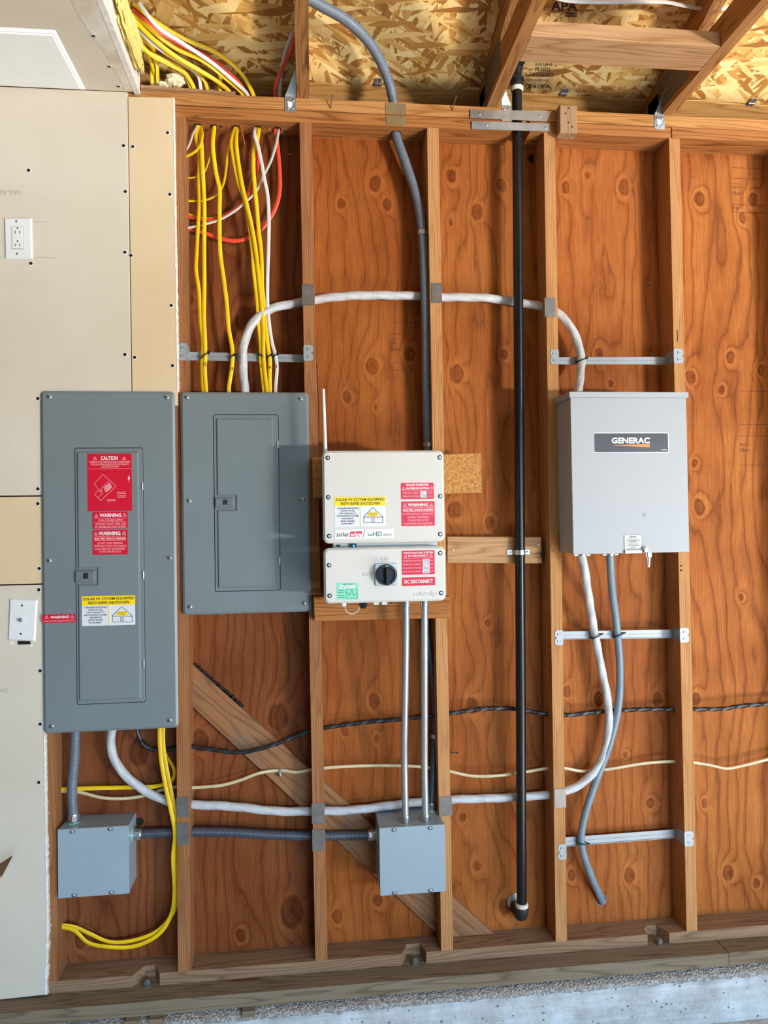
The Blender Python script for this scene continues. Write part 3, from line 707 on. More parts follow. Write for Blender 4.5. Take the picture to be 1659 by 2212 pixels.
# ================================================================ EQUIPMENT
# screw heads (shared meshes, facing the room)
def screw_mesh(r, mats, h=.5):
    mb = MB(); mb.lathe((0, 0, 0), (0, -1, 0), [(0, r), (r*h*.35, r*.98), (r*h*.75, r*.75), (r*h, r*.3)], 14, 0)
    mb.box(-r*.7, r*.7, -r*h*1.03, -r*h*.6, -r*.12, r*.12, 1); return template(mb, mats)
SCREW = screw_mesh(.0075, ['zinc', 'dark'], .7); SCREW_S = screw_mesh(.006, ['zinc', 'dark'], .8); SCREW_T = screw_mesh(.004, ['zinc', 'dark'], .5)
def recessed_mesh(r):
    mb = MB(); mb.lathe((0, 0, 0), (0, -1, 0), [(0, r), (.001, r*.95), (.0012, r*.7)], 16, 1); mb.lathe((0, -.001, 0), (0, -1, 0), [(0, r*.62), (.001, r*.55), (.0012, r*.2)], 12, 0); return template(mb, ['zinc', 'ink'])
SCREW_R = recessed_mesh(.0068)
def poly_px(pts, y): return [(at(a, b, y).x, at(a, b, y).z) for a, b in pts]
def sticker(parent, r, y, mat, label=None, name='warning_label', rad=.0015, th=.0006):
    x0, z0, x1, z1 = box_px(*r, y); o = MB().prism(rr(x0, z0, x1, z1, rad, 3), y+.0002, y-th).build(name, mat, parent)
    if label: o['label'] = label
    return o, y-th-.0004
def rule(parent, x0, x1, py, y, mat='inkpink', w=.0005):
    a, b = at(x0, py, y), at(x1, py, y); return MB().box(a.x, b.x, y-.0002, y, a.z-w, a.z+w).build('rule', mat, parent)
def outline(parent, pts, y, mat, w=.0005, close=True, name='drawing'):
    P = [at(a, b, y) for a, b in pts]; mb = MB(); n = len(P)
    for i in range(n if close else n-1):
        a, b = P[i], P[(i+1) % n]; d = (b-a).normalized(); nrm = Vector((-d.z, 0, d.x))*w
        mb.add([a-nrm, b-nrm, b+nrm, a+nrm], [(0, 1, 2, 3)])
    return mb.build(name, mat, parent)
def hazard(parent, cx, cy, s, y, mat='inkpink'):
    o = outline(parent, [(cx-s, cy+s*.8), (cx+s, cy+s*.8), (cx, cy-s*.9)], y, mat, .0005, name='hazard_symbol')
    txt('!', (cx-s*.12, cy-s*.3, cx+s*.12, cy+s*.55), y, mat, parent, .03, name='hazard_symbol')

def breaker_panel(name, label, cov, yf, yb, door, field, latch, hinges, screws, canx, canz):
    """cov: cover pixel rectangle; door / field pixel rectangles; latch pixel rectangle"""
    x0, z0, x1, z1 = box_px(*cov, yf); t = thing(name, ((x0+x1)/2, yb, z0), label, 'breaker panel')
    dx0, dz0, dx1, dz1 = box_px(*door, yf)
    # cover plate: a ring with an opening for the door, its rim folded back
    outer = rr(x0, z0, x1, z1, .012, 3); bevel = .007; deep = .0075
    mb = MB(); n = len(outer)
    L0 = [(a, yb, b) for a, b in outer]; L1 = [(a, yf+deep*.6, b) for a, b in outer]; L2 = [(a, yf, b) for a, b in inset(outer, bevel)]
    mb.add(L0+L1+L2, [(k*n+i, k*n+(i+1) % n, (k+1)*n+(i+1) % n, (k+1)*n+i) for k in range(2) for i in range(n)])
    i0 = inset(outer, bevel); ins = rr(dx0, dz0, dx1, dz1, .006, 3)
    m = len(ins); mb.add([(a, yf, b) for a, b in i0]+[(a, yf, b) for a, b in ins], [(i, (i+1) % n, m+(i+1) % m, m+i) for i in range(n)])
    mb.add([(a, yf, b) for a, b in ins]+[(a, yf+.006, b) for a, b in ins], [(i, (i+1) % m, m+(i+1) % m, m+i) for i in range(m)])
    mb.build('cover', 'panel', t)
    MB().box(canx[0], canx[1], yb+.0005, .086, canz[0], canz[1]).build('enclosure', 'panel', t)
    MB().box(dx0-.01, dx1+.01, yf+.0062, yf+.0068, dz0-.01, dz1+.01).build('gap_shadow', 'dark', t)
    g = .0018; d = MB().prism(rr(dx0+g, dz0+g, dx1-g, dz1-g, .005, 3), yf+.006, yf-.0012, .0012).build('door', 'panel', t)
    fx0, fz0, fx1, fz1 = box_px(*field, yf); lx0, lz0, lx1, lz1 = box_px(*latch, yf); mg = .006
    poly = [(fx0, fz0), (fx1, fz0), (fx1, fz1), (fx0, fz1), (fx0, lz1+mg), (lx1+mg, lz1+mg), (lx1+mg, lz0-mg), (fx0, lz0-mg)]
    MB().prism(poly, yf-.0011, yf-.0062, .0042).build('raised_field', 'panel', d)
    la = MB().prism(rr(lx0, lz0, lx1, lz1, .002, 2), yf-.0011, yf-.009, .003).build('latch', 'latch', d)
    w = lx1-lx0; h = lz1-lz0; yl = yf-.009
    mbl = MB(); mbl.box(lx0+w*.42, lx0+w*.68, yl-.0004, yl+.0005, lz0+h*.2, lz1-h*.2)
    mbl.build('latch_recess', 'ink', d)
    MB().hexa([(lx0+w*.42, yl-.0008, lz0+h*.2), (lx0+w*.68, yl-.0008, lz0+h*.2), (lx0+w*.66, yl-.0008, lz0+h*.3), (lx0+w*.44, yl-.0008, lz0+h*.3),
               (lx0+w*.42, yl-.0003, lz0+h*.2), (lx0+w*.68, yl-.0003, lz0+h*.2), (lx0+w*.66, yl-.0003, lz0+h*.3), (lx0+w*.44, yl-.0003, lz0+h*.3)]).build('latch_slide', 'inkgrey', d)
    for (hx, hy) in hinges:
        c = at(hx, hy, yf); MB().cyl((c.x, yf-.002, c.z-.0115), (c.x, yf-.002, c.z+.0115), .0028, n=10).build('hinge', 'zinc', t, True)
    for (sx, sy) in screws: inst(SCREW, 'screw', at(sx, sy, yf), t)
    return t, yf-.0062
p1, y1 = breaker_panel('breaker_panel', 'taller grey breaker panel with red warning labels on its door, mounted over the drywall edge', (90.5, 845, 381, 1579), -.023, -.0136,
    (163, 967, 312, 1520), (169, 976, 303, 1511), (164, 1232, 206, 1258), [(308, 1050), (310, 1242), (311, 1433)],
    [(107, 857), (361, 858), (107, 1211), (367, 1205), (112, 1569), (367, 1556)], (-.772, -.416), (.768, 1.775))
p2, y2 = breaker_panel('breaker_panel', 'shorter grey breaker panel with no labels, fixed beside the white inverter', (392, 847, 669.5, 1325), -.016, -.0005,
    (462, 895, 604, 1277), (469, 904, 592, 1269), (465, 1075, 505, 1097), [(600, 960), (604, 1211)],
    [(404, 858), (650, 861), (409, 1082), (654, 1079), (411, 1311), (658, 1303)], (-.37, -.02), (1.11, 1.775))
# ---- labels on the first panel
o, y = sticker(p1, (189, 980, 285, 1104), y1, 'lblred', 'red caution label with a white site plan')
txt('CAUTION', (218, 985, 254, 994), y, 'inkw', o, .015); hazard(o, 205, 990, 4, y); hazard(o, 268, 990, 4, y)
for s, r in (('POWER TO THIS SERVICE IS ALSO SUPPLIED FROM', (193, 996, 281, 1000)), ('THE FOLLOWING SOURCES WITH DISCONNECTS', (196, 1001, 278, 1005)), ('LOCATED AS SHOWN', (218, 1006, 256, 1010))): txt(s, r, y, 'inkpink', o)
rule(o, 190, 284, 1013, y, w=.0002)
def zz(x, y_): return (60+x/4.88, 820+y_/4.88)
outline(o, [zz(795, 1000), zz(930, 1125), zz(770, 1275), zz(705, 1210), zz(750, 1165), zz(700, 1095)], y, 'inkpink', .0004)
outline(o, [zz(855, 1070), zz(770, 1150), zz(785, 1180), zz(750, 1165)], y, 'inkpink', .0004, False); outline(o, [zz(750, 1165), zz(790, 1200), zz(735, 1245)], y, 'inkpink', .0004, False)
for k in range(4): outline(o, [zz(800+k*9, 1140+k*15), zz(862+k*9, 1095+k*12)], y, 'inkw', .0005, False)
for k in range(6): outline(o, [zz(802+k*12, 1138-k*9), zz(826+k*12, 1186-k*11)], y, 'inkw', .0004, False)
outline(o, [zz(1066, 1085), zz(1066, 1045)], y, 'inkw', .0005, False); outline(o, [zz(1059, 1050), zz(1073, 1050), zz(1066, 1018)], y, 'inkw', .0012); txt('N', (277.5, 1026, 279.5, 1029), y, 'inkpink', o)
for (a, c, b) in ((253, 272, 1063), (253, 272, 1066), (253, 272, 1071), (253, 272, 1074), (231, 249, 1079), (231, 249, 1082)): rule(o, a, c, b, y, w=.0006)
o, y = sticker(p1, (200, 1106, 276, 1142), y1-.0007, 'lblred', 'red dual power supply warning label')
txt('WARNING', (215, 1109, 262, 1117), y, 'inkw', o, .02); hazard(o, 208, 1114, 4, y); hazard(o, 269, 1112, 4, y)
rule(o, 205, 272, 1120, y, w=.0003); txt('DUAL POWER SUPPLY', (213, 1121.5, 265, 1126), y, 'inkpink', o); rule(o, 205, 272, 1127.5, y, w=.0003)
txt('SOURCES: UTILITY GRID AND', (206, 1129.5, 272, 1134), y, 'inkpink', o); txt('PV SOLAR ELECTRIC SYSTEM', (206, 1136, 272, 1140.5), y, 'inkpink', o, .01)
o, y = sticker(p1, (200, 1145, 276, 1198), y1, 'lblred', 'red electric shock hazard warning label on the panel door')
txt('WARNING', (213, 1148, 260, 1156), y, 'inkw', o, .02); hazard(o, 207, 1153, 4, y); hazard(o, 268, 1151, 4, y)
rule(o, 204, 272, 1159, y, w=.0003); txt('ELECTRIC SHOCK HAZARD', (204, 1161, 272, 1166), y, 'inkw', o); rule(o, 204, 272, 1168, y, w=.0003)
for k, s in enumerate(('DO NOT TOUCH TERMINALS', 'TERMINALS ON BOTH THE LINE AND', 'LOAD SIDES MAY BE ENERGIZED', 'IN THE OPEN POSITION')):
    w = (27, 35, 32, 23)[k]; txt(s, (238-w, 1171+k*6.2, 238+w, 1175.3+k*6.2), y, 'inkpink', o)
def shutdown_label(parent, r, yy):
    x0, ya, x1, yb_ = r; W, H = x1-x0, yb_-ya
    o, y = sticker(parent, r, yy, 'lblwhite', 'white and yellow rapid shutdown label', 'shutdown_label')
    h = .315; bx0, bz0, bx1, bz1 = box_px(x0, ya, x1, ya+H*h, yy); MB().box(bx0, bx1, y, yy, bz0, bz1).build('yellow_band', 'lblyel', o)
    y -= .0004
    txt('SOLAR PV SYSTEM EQUIPPED', (x0+W*.02, ya+H*.05, x1-W*.02, ya+H*.155), y, 'ink', o, .02); txt('WITH RAPID SHUTDOWN', (x0+W*.11, ya+H*.18, x1-W*.11, ya+H*.28), y, 'ink', o, .02)
    for k, (s, w) in enumerate((('TURN RAPID SHUTDOWN', .21), ('SWITCH TO THE', .135), ('"OFF" POSITION TO', .17), ('SHUT DOWN PV SYSTEM', .21), ('AND REDUCE', .115), ('SHOCK HAZARD', .14), ('IN THE ARRAY', .12))):
        c = x0+W*.255; yy_ = ya+H*(.365+k*.086); txt(s, (c-W*w, yy_, c+W*w, yy_+H*.055), y, 'ink', o, .01)
    a = at(x0+W*.505, (ya+H*h+yb_)/2, y); z_a, z_b = at(x0+W*.5, yb_, y).z, at(x0+W*.5, ya+H*h, y).z
    MB().box(a.x-.001, a.x+.001, y, yy, z_a, z_b).build('yellow_divider', 'lblyel', o)
    f = lambda u, v: (x0+W*u, ya+H*v)
    outline(o, [f(.565, .69), f(.75, .365), f(.955, .69)], y, 'ink', .0006); outline(o, [f(.575, .69), f(.945, .69), f(.945, .88), f(.575, .88)], y, 'ink', .0006)
    outline(o, [f(.73, .735), f(.775, .735), f(.775, .85), f(.73, .85)], y, 'ink', .0006)
    q0 = box_px(*f(.66, .53), *f(.85, .665), y); MB().box(q0[0], q0[2], y-.0003, y, q0[1], q0[3]).build('yellow_box', 'lblyel', o)
    txt('SOLAR ELECTRIC', (*f(.67, .545), *f(.84, .59)), y-.0006, 'ink', o); txt('PV PANELS', (*f(.70, .61), *f(.81, .65)), y-.0006, 'ink', o)
shutdown_label(p1, (177, 1287, 292, 1351), y1)
o, y = sticker(p1, (91, 1327, 163, 1345), -.023, 'lblred', 'small red warning strip on the panel rim')
txt('WARNING', (109, 1330, 149, 1336), y, 'inkw', o, .015); hazard(o, 101, 1333, 4, y); hazard(o, 156, 1332, 4, y); txt('SOLAR ELECTRIC BREAKER IS BACKFED', (94, 1339.5, 161, 1342.5), y, 'inkpink', o)

# ---- boards behind the inverter
o = MB().prism(poly_px([(676, 1076), (1041, 1064), (1038, 979), (674, 988)], -.019), -.0005, -.019, .001).build('backing_board', 'osbfine')
tag(o, 'rectangle of strand board nailed across two studs behind the inverter', 'board')
o = MB().prism(poly_px([(679, 1342), (972, 1335), (972, 1288), (677, 1290)], -.038), -.0005, -.038, .002).build('backing_board', 'studx')
tag(o, 'wooden board nailed across two studs just below the disconnect box', 'board')
o = MB().prism(poly_px([(966, 1216), (1171, 1217), (1169, 1160), (966, 1159)], .037), .0885, .0375, .002).build('blocking_board', 'blockx')
tag(o, 'short wooden block set between two studs behind the black pipe', 'board')
for c in ((1163, 1176), (1163, 1199), (978, 1188)): inst(SCREW_T, 'screw', at(*c, .0375), o)

# ---- inverter: upper unit
YI = -.19
def unit(name, label, cat, r, yb=-.04, rad=.017):
    x0, z0, x1, z1 = box_px(*r, YI); t = thing(name, ((x0+x1)/2, yb, z0), label, cat)
    MB().prism(rr(x0+.006, z0+.006, x1-.006, z1-.006, rad-.005), yb, YI+.034).build('housing', 'invdim', t, True, sharp=50)
    MB().prism(rr(x0, z0, x1, z1, rad, 7), YI+.0335, YI, .006).build('cover', 'inv', t, True, sharp=35)
    return t, (x0, z0, x1, z1)
iv, b = unit('solar_inverter', 'white solar inverter with a whip antenna and red and yellow labels', 'inverter', (697, 973, 960, 1172))
MB().box(b[0]+.03, b[2]-.02, -.05, -.0195, b[1]+.03, b[3]-.05).build('wall_bracket', 'galv', iv)
for c in ((708, 989), (950, 988), (709, 1074), (951, 1072), (711, 1158), (951, 1154)): inst(SCREW_R, 'screw', at(*c, YI), iv)
a0, a1 = at(703, 975, -.12), at(698.5, 840, -.12)
MB().lathe(a0-(a1-a0)*.08, a1-a0, [(0, .0062), ((a1-a0).length*.15, .006), ((a1-a0).length*1.06, .0044), ((a1-a0).length*1.08, .003)], 12).build('antenna', 'white', iv, True)
shutdown_label(iv, (723, 1073, 833, 1137), YI)
o, y = sticker(iv, (866, 1043, 937, 1078), YI, 'lblred', 'red maximum rating label')
txt('SOLAR INVERTER', (877, 1045, 926, 1049.5), y, 'inkw', o, .02); txt('MAXIMUM RATING', (878, 1052.5, 927, 1057), y, 'inkw', o, .02); hazard(o, 871.5, 1055, 3.2, y); hazard(o, 932.5, 1053, 3.2, y)
rule(o, 869, 935, 1059.5, y)
for k, (s, u, vv_) in enumerate((('OPERATING CURRENT', 'AMPS', '2.1'), ('OPERATING VOLTAGE', 'VOLTS', '240'))):
    py = 1063+k*7.3; txt(s, (870, py, 905, py+3.6), y, 'inkpink', o); txt(u, (925, py-.2, 934, py+3), y, 'inkpink', o)
    q0 = box_px(908, py-2, 922, py+4.6, y); MB().box(q0[0], q0[2], y-.0002, y, q0[1], q0[3]).build('write_in_box', 'lblwhite', o); txt(vv_, (910, py-1, 921, py+3.6), y-.0005, 'ink', o)
o, y = sticker(iv, (867, 1083, 939, 1136), YI, 'lblred', 'red ground fault warning label')
txt('WARNING', (881, 1087, 925, 1094), y, 'inkw', o, .02); hazard(o, 874.5, 1091.5, 4, y); hazard(o, 931.5, 1091, 4, y); rule(o, 871, 936, 1097.5, y)
txt('ELECTRIC SHOCK HAZARD', (871, 1099, 936, 1103.5), y, 'inkw', o, .01); rule(o, 871, 936, 1105.3, y)
for k, (s, w) in enumerate((('IF A GROUND FAULT IS INDICATED', 33), ('NORMALLY GROUNDED', 23), ('CONDUCTORS MAY BE', 22), ('UNGROUNDED AND ENERGIZED', 31))): txt(s, (903-w, 1108+k*7, 903+w, 1112+k*7), y, 'inkpink', o)
o, y = sticker(iv, (723, 1143, 851, 1163), YI, 'white', 'white maker plate with black, red and teal lettering', 'maker_plate', .002, .0012)
txt('solar', (727, 1149, 755, 1159), y, 'ink', o, .005)
MB().prism(poly_px([(755, 1159.5), (779, 1159), (783, 1147.5), (757, 1148.5)], y), y+.0002, y-.0002).build('red_field', 'logored', o); txt('edge', (757, 1149.5, 780, 1161), y-.0006, 'inkw', o, .015)
outline(o, [(784, 1162), (788, 1145)], y, 'ink', .0006, False)
txt('HD', (806, 1148, 825, 1158.5), y, 'teal', o, .012); txt('wave', (827, 1152.5, 846, 1158.5), y, 'inkgrey', o)
outline(o, [(795, 1153.5), (797.5, 1157), (800.5, 1157), (802.5, 1154.5), (805, 1155.5)], y, 'teal', .0012, False)
# bridge between the two units, with the status lamp
x0, z0, x1, z1 = box_px(720, 1165, 943, 1188, -.14)
MB().box(x0, x1, -.15, -.041, z0, z1).build('bridge', 'invdim', iv)
c = at(764, 1179, -.152); MB().box(c.x-.012, c.x+.008, -.157, -.15, c.z-.005, c.z+.006).build('status_window', 'black', iv); MB().cyl((c.x, -.157, c.z), (c.x, -.159, c.z), .0032, n=12).build('status_lamp', 'led', iv)
c = at(731, 1179, -.151); MB().box(c.x-.005, c.x+.005, -.153, -.15, c.z-.003, c.z+.003).build('slot', 'ink', iv)
# ---- lower unit with the rotary switch
dc, b = unit('dc_disconnect_box', 'white switch box with a black rotary knob, directly under the inverter', 'switch box', (699.5, 1182, 963, 1301))
MB().box(b[0]+.04, b[2]-.03, -.041, -.0385, b[1]+.004, b[1]+.04).build('wall_bracket', 'galv', dc)
for c in ((711, 1221), (951, 1195), (712, 1287), (953, 1281)): inst(SCREW_R, 'screw', at(*c, YI), dc)
txt('ON', (825, 1203, 841, 1211), YI, 'inv', dc, .0, name='embossed_lettering', raised=.0015); txt('OFF', (785, 1237, 805, 1245), YI, 'inv', dc, name='embossed_lettering', raised=.0015)
txt('solaredge', (894, 1277, 946, 1290), YI, 'inv', dc, .0, name='embossed_lettering', raised=.0012)
x0, z0, x1, z1 = box_px(810, 1217, 858, 1265, YI-.002)
k_ = MB().prism(rr(x0, z0, x1, z1, .003, 2), YI, YI-.005, .001).build('switch_plate', 'zinc', dc)
c = at(834.5, 1241, YI-.005); kn = MB().lathe((c.x, YI-.005, c.z), (0, -1, 0), [(0, .031), (.014, .0305), (.018, .029), (.0185, .024), (.011, .0225), (.0105, .002)], 40).build('knob', 'black', dc, True, sharp=30)
MB().prism(rr(c.x-.0055, c.z-.0295, c.x+.0055, c.z+.022, .004, 3), YI-.0155, YI-.040, .003).build('grip', 'black', kn, True, sharp=30)
MB().box(c.x-.004, c.x+.004, YI-.0243, YI-.0235, c.z+.0235, c.z+.0275).build('marker', 'inkgrey', kn)
o, y = sticker(dc, (868, 1189, 939, 1241), YI, 'lblred', 'red photovoltaic system label with written ratings')
txt('PHOTOVOLTAIC SYSTEM', (872, 1192, 935, 1196), y, 'inkw', o, .01); txt('DC DISCONNECT', (882, 1198.5, 925, 1202.5), y, 'inkw', o, .01); hazard(o, 876, 1201, 3.2, y); hazard(o, 931, 1200, 3.2, y); rule(o, 871, 936, 1206, y)
for k, (s, u, vv_) in enumerate((('OPERATING VOLTAGE', 'VDC', '350'), ('OPERATING CURRENT', 'AMPS', '15.73'), ('MAX SYSTEM VOLTAGE', 'VDC', '480'), ('SHORT CIRCUIT CURRENT', 'AMPS', '30'))):
    py = 1210+k*7.7; txt(s, (870.5, py, 910, py+3), y, 'inkpink', o); txt(u, (929.5, py-.5, 937, py+2.2), y, 'inkpink', o)
    q0 = box_px(913, py-2, 928, py+5, y); MB().box(q0[0], q0[2], y-.0002, y, q0[1], q0[3]).build('write_in_box', 'lblwhite', o); txt(vv_, (914.5, py-.6, 926.5, py+3.8), y-.0005, 'ink', o)
o, y = sticker(dc, (868.5, 1247, 940, 1265), YI, 'lblred', 'red disconnect label'); txt('DC DISCONNECT', (874, 1252, 935, 1260), y, 'inkw', o, .012)
o, y = sticker(dc, (727.5, 1259, 774, 1295), YI, 'lblgreen', 'mint green inspection sticker with handwriting', 'inspection_sticker', .003)
x0, z0, x1, z1 = box_px(733, 1264, 767, 1271, y); MB().prism(rr(x0, z0, x1, z1, .003, 3), y+.0002, y-.0002).build('write_in_field', 'lblwhite', o)
outline(o, [(736, 1266), (741, 1270), (745, 1264), (750, 1270), (755, 1265), (762, 1269)], y-.0005, 'ink', .0004, False, 'handwriting'); outline(o, [(748, 1278), (755, 1286), (760, 1275), (765, 1287), (771, 1280)], y, 'ink', .0004, False, 'handwriting')
x0, z0, x1, z1 = box_px(748, 1273, 772, 1294, y); outline(o, [(748, 1273), (772, 1273), (772, 1293), (748, 1293)], y, 'teal', .0004)
for (a, c, b) in ((731, 742, 1276), (731, 742, 1280), (730, 744, 1287), (730, 744, 1291), (741, 764, 1262)): rule(o, a, c, b, y, 'teal', .0008)
def down(px, py, y): p = at(px, py, y); return p
c = at(742, 1300, -.12); MB().lathe((c.x, c.y, c.z+.004), (0, 0, -1), [(0, .009), (.006, .009), (.007, .0085), (.016, .008), (.018, .004)], 14).build('white_gland', 'white', dc, True)
c2 = at(784.5, 1300, -.12); MB().lathe((c2.x, c2.y, c2.z+.004), (0, 0, -1), [(0, .0105), (.008, .0105), (.0085, .0125), (.015, .0125), (.018, .011), (.023, .009)], 6).build('black_gland', 'black', dc)
for px in (812.5, 830): c3 = at(px, 1300, -.12); MB().box(c3.x-.008, c3.x+.008, -.128, -.112, c3.z-.008, c3.z+.003).build('cable_plug', 'invdim', dc)
c4 = at(846, 1300, -.12); MB().cyl((c4.x, c4.y, c4.z+.003), (c4.x, c4.y, c4.z-.004), .006, n=12).build('drain_plug', 'ink', dc)
MB().tube([Vector((c.x+.004, c.y, c.z-.012)), at(747, 1319, -.12), at(757, 1326, -.118), at(770, 1323, -.118), Vector((c2.x-.008, c2.y, c2.z-.012))], .0014, 6).build('lead_wire', 'wcable', dc, True)

# ---- generator transfer switch
YG = -.125
x0, z0, x1, z1 = box_px(1235, 857, 1486, 1195, YG)
gn = thing('transfer_switch', ((x0+x1)/2, 0, z0), 'large light grey switch enclosure with a dark nameplate, hung between two studs', 'switch enclosure')
MB().box(x0+.002, x1-.002, YG+.012, -.0005, z0+.002, z1).build('enclosure', 'gen', gn)
MB().prism(rect(x0, z0, x1, z1-.002), YG+.0115, YG, .0015).build('door', 'gen', gn)
mb = MB(); mb.add([(x0-.004, YG-.006, z1-.003), (x1+.004, YG-.006, z1-.003), (x1+.004, 0, z1-.003), (x0-.004, 0, z1-.003), (x0-.004, YG-.006, z1+.014), (x1+.004, YG-.006, z1+.014), (x1+.004, 0, z1+.018), (x0-.004, 0, z1+.018)],
              [(0, 3, 2, 1), (4, 5, 6, 7), (0, 1, 5, 4), (1, 2, 6, 5), (2, 3, 7, 6), (3, 0, 4, 7)]); mb.build('rain_lid', 'gen', gn)
o, y = sticker(gn, (1282.5, 934.5, 1444.5, 978), YG, 'white', None, 'nameplate', .004); o['label'] = 'dark grey nameplate with white border'
bx_ = box_px(1284, 936, 1443, 976.5, y); MB().prism(rr(*bx_, .003, 3), y+.0003, y-.0003).build('plate_field', 'lblgrey', o); y -= .0007
txt('GENERAC', (1321, 945, 1403.5, 958), y, 'inkw', o, .028); outline(o, [(1404.5, 946.5), (1405.5, 946.5), (1405, 947.5)], y, 'inkw', .0003)
MB().add([at(1321, 961.8, y), at(1403.5, 966.2, y), at(1403.5, 957.8+1.2, y)], [(0, 1, 2)]).build('orange_wedge', 'orange', o)
rule(o, 1429, 1441, 971.7, y, w=.0009)
c = at(1391, 1112, YG); MB().lathe((c.x, YG, c.z), (0, -1, 0), [(0, .0055), (.0007, .0052), (.0004, .0035)], 14).build('knockout', 'inkgrey', gn)
o, y = sticker(gn, (1349, 1156, 1385, 1190), YG-.0015, 'invdim', 'white paper instruction tag', 'paper_tag', .0008)
for k in range(11):
    w = (7, 10, 13, 15, 8, 14, 12, 16, 7, 12, 15)[k]; rule(o, 1367-w, 1367+w, 1159.4+k*2.8, y, 'ink', .0009 if k % 4 == 0 else .0006)
x0_, z0_, x1_, z1_ = box_px(1350, 1189, 1386, 1195, YG-.004); MB().box(x0_, x1_, YG-.007, YG, z0_, z1_).build('door_catch', 'galv', gn)
c = at(1393, 1187, YG); MB().lathe((c.x-.004, YG, c.z+.001), (.25, -1, -.1), [(0, .0085), (.012, .0085), (.014, .0078), (.0142, .001)], 18).build('lock', 'zinc', gn, True, sharp=30)
for dx_, rz in ((0, .02), (.004, -.12)):
    mb = MB(); kx = c.x+.002+dx_; kz = c.z-.008; yk = YG-.016-dx_
    mb.prism(rr(kx-.0065, kz-.016, kx+.0065, kz, .005, 4), yk+.001, yk); mb.prism([(kx-.0028+rz*.02, kz-.046), (kx+.0012+rz*.02, kz-.046), (kx+.0028, kz-.014), (kx-.0028, kz-.014)], yk+.0009, yk); mb.build('key', 'zinc', gn)

# ---- junction boxes
def jbox(label, r, yf, slots):
    x0, z0, x1, z1 = box_px(*r, yf); t = thing('junction_box', ((x0+x1)/2, PLY, z0), label, 'junction box', 'steel junction boxes')
    MB().box(x0+.0015, x1-.0015, yf+.0135, PLY-.0005, z0+.0015, z1-.0015).build('body', 'jb', t)
    MB().prism(rect(x0, z0, x1, z1), yf+.013, yf, .0012).build('cover', 'jb', t)
    for c in slots:
        p = at(*c, yf); inst(SCREW_S, 'screw', p, t)
        MB().prism(rr(p.x-.003, p.z-.0058, p.x+.011, p.z+.0058, .0056, 4), yf+.0003, yf-.0006).build('keyhole_slot', 'panel', t)
    return t, (x0, z0, x1, z1)
j1, jb1 = jbox('grey steel junction box under the taller breaker panel', (124.5, 1788, 278, 1936), -.015, [(155, 1797), (237, 1791), (159, 1935-1), (240, 1928)])
j2, jb2 = jbox('grey steel junction box with two steel conduits entering its top', (820, 1785, 962, 1931), -.07, [(850, 1793), (928, 1789), (851, 1929), (929, 1923)])

# ================================================================ CABLES, CONDUITS, PIPES
def pts3(L): return [at(a, b, y) for a, b, y in L]
def cable(name, label, cat, L, r, mat, group=None, smooth=True, raw=None, **kw):
    mb = MB(); mb.tube(raw if raw else pts3(L), r, **kw); o = mb.build(name, mat, smooth=smooth)
    return tag(o, label, cat, group)
def za(L, y): return [(370+a/5.027, 250+b/5.027, (c[0] if c else y)) for a, b, *c in L]
def zb(L, y): return [(370+a/5.027, 560+b/5.027, (c[0] if c else y)) for a, b, *c in L]
GY = 'yellow cables in the bay above the shorter panel'
RX = dict(r=.0062, n=10, flat=.5)
def romex(label, L, mat='yellow', group=None, r=.0064, flat=.5, tw=0.0, name='cable', **kw): return cable(name, label, 'cable', L, r, mat, group, flat=flat, n=10, tw0=tw, step=.008, **kw)
YH = .045
def hole_up(p): return [(p[0], p[1]-14, .045)]
def W(L, y0, a=None, b=None):  # start inside the top plate
    return L
def up_first(L): a = L[0]; return [(a[0], a[1]-12, a[2])]+L
def into_s1(L): a = L[-1]; return L+[(a[0]-9, a[1], a[2])]
def into_pan(L): a = L[-1]; return L+[(a[0]+1, a[1]+14, a[2])]
romex('leftmost long yellow cable dropping into the shorter panel', into_pan(up_first(za([(288, 125, .045), (266, 200), (290, 340), (305, 450), (300, 700), (305, 950), (290, 1200), (275, 1500)], .036)+zb([(268, 100), (300, 350), (320, 700), (343, 880), (340, 1050), (335, 1150), (345, 1410)], .03))), group=GY, tw=.3)
CB2 = romex('second long yellow cable from the left, tied with the leftmost one', into_pan(up_first(za([(308, 125, .045), (328, 300), (335, 450), (345, 650), (360, 1000), (358, 1300), (358, 1500)], .027)+zb([(360, 300), (355, 600), (368, 900), (370, 1060), (365, 1200), (378, 1410)], .026))), group=GY)
romex('short yellow cable curling left into the stud just below the top plate', into_s1(up_first(za([(322, 125, .045), (334, 220), (318, 310), (268, 380), (205, 422), (138, 447)], .02))), group=GY, tw=.5)
romex('white cable going left into the stud at the top of the bay', into_s1(up_first(za([(272, 115, .045), (232, 200), (195, 310), (142, 388)], .03))), 'wcable', tw=.8)
romex('thin yellow cable crossing behind two others to the left stud', into_s1(up_first(za([(458, 115, .045), (455, 250), (430, 400), (395, 520), (360, 605), (300, 655), (205, 676), (132, 668)], .048))), group=GY, tw=1.0, r=.0055)
CB4 = romex('long yellow cable standing alone in the middle of the bay', into_pan(up_first(za([(468, 115, .045), (452, 300), (460, 420), (490, 640), (525, 800), (525, 1000), (525, 1300), (533, 1500)], .036)+zb([(575, 250), (605, 500), (625, 750), (660, 950), (668, 1050), (655, 1200), (625, 1410)], .03))), group=GY)
romex('yellow cable sweeping left in a long curve to the stud', into_s1(up_first(za([(688, 115, .045), (660, 220), (612, 400), (590, 600), (560, 750), (500, 850), (420, 900), (330, 922), (200, 925), (132, 922)], .052))), group=GY, tw=.7, r=.0056)
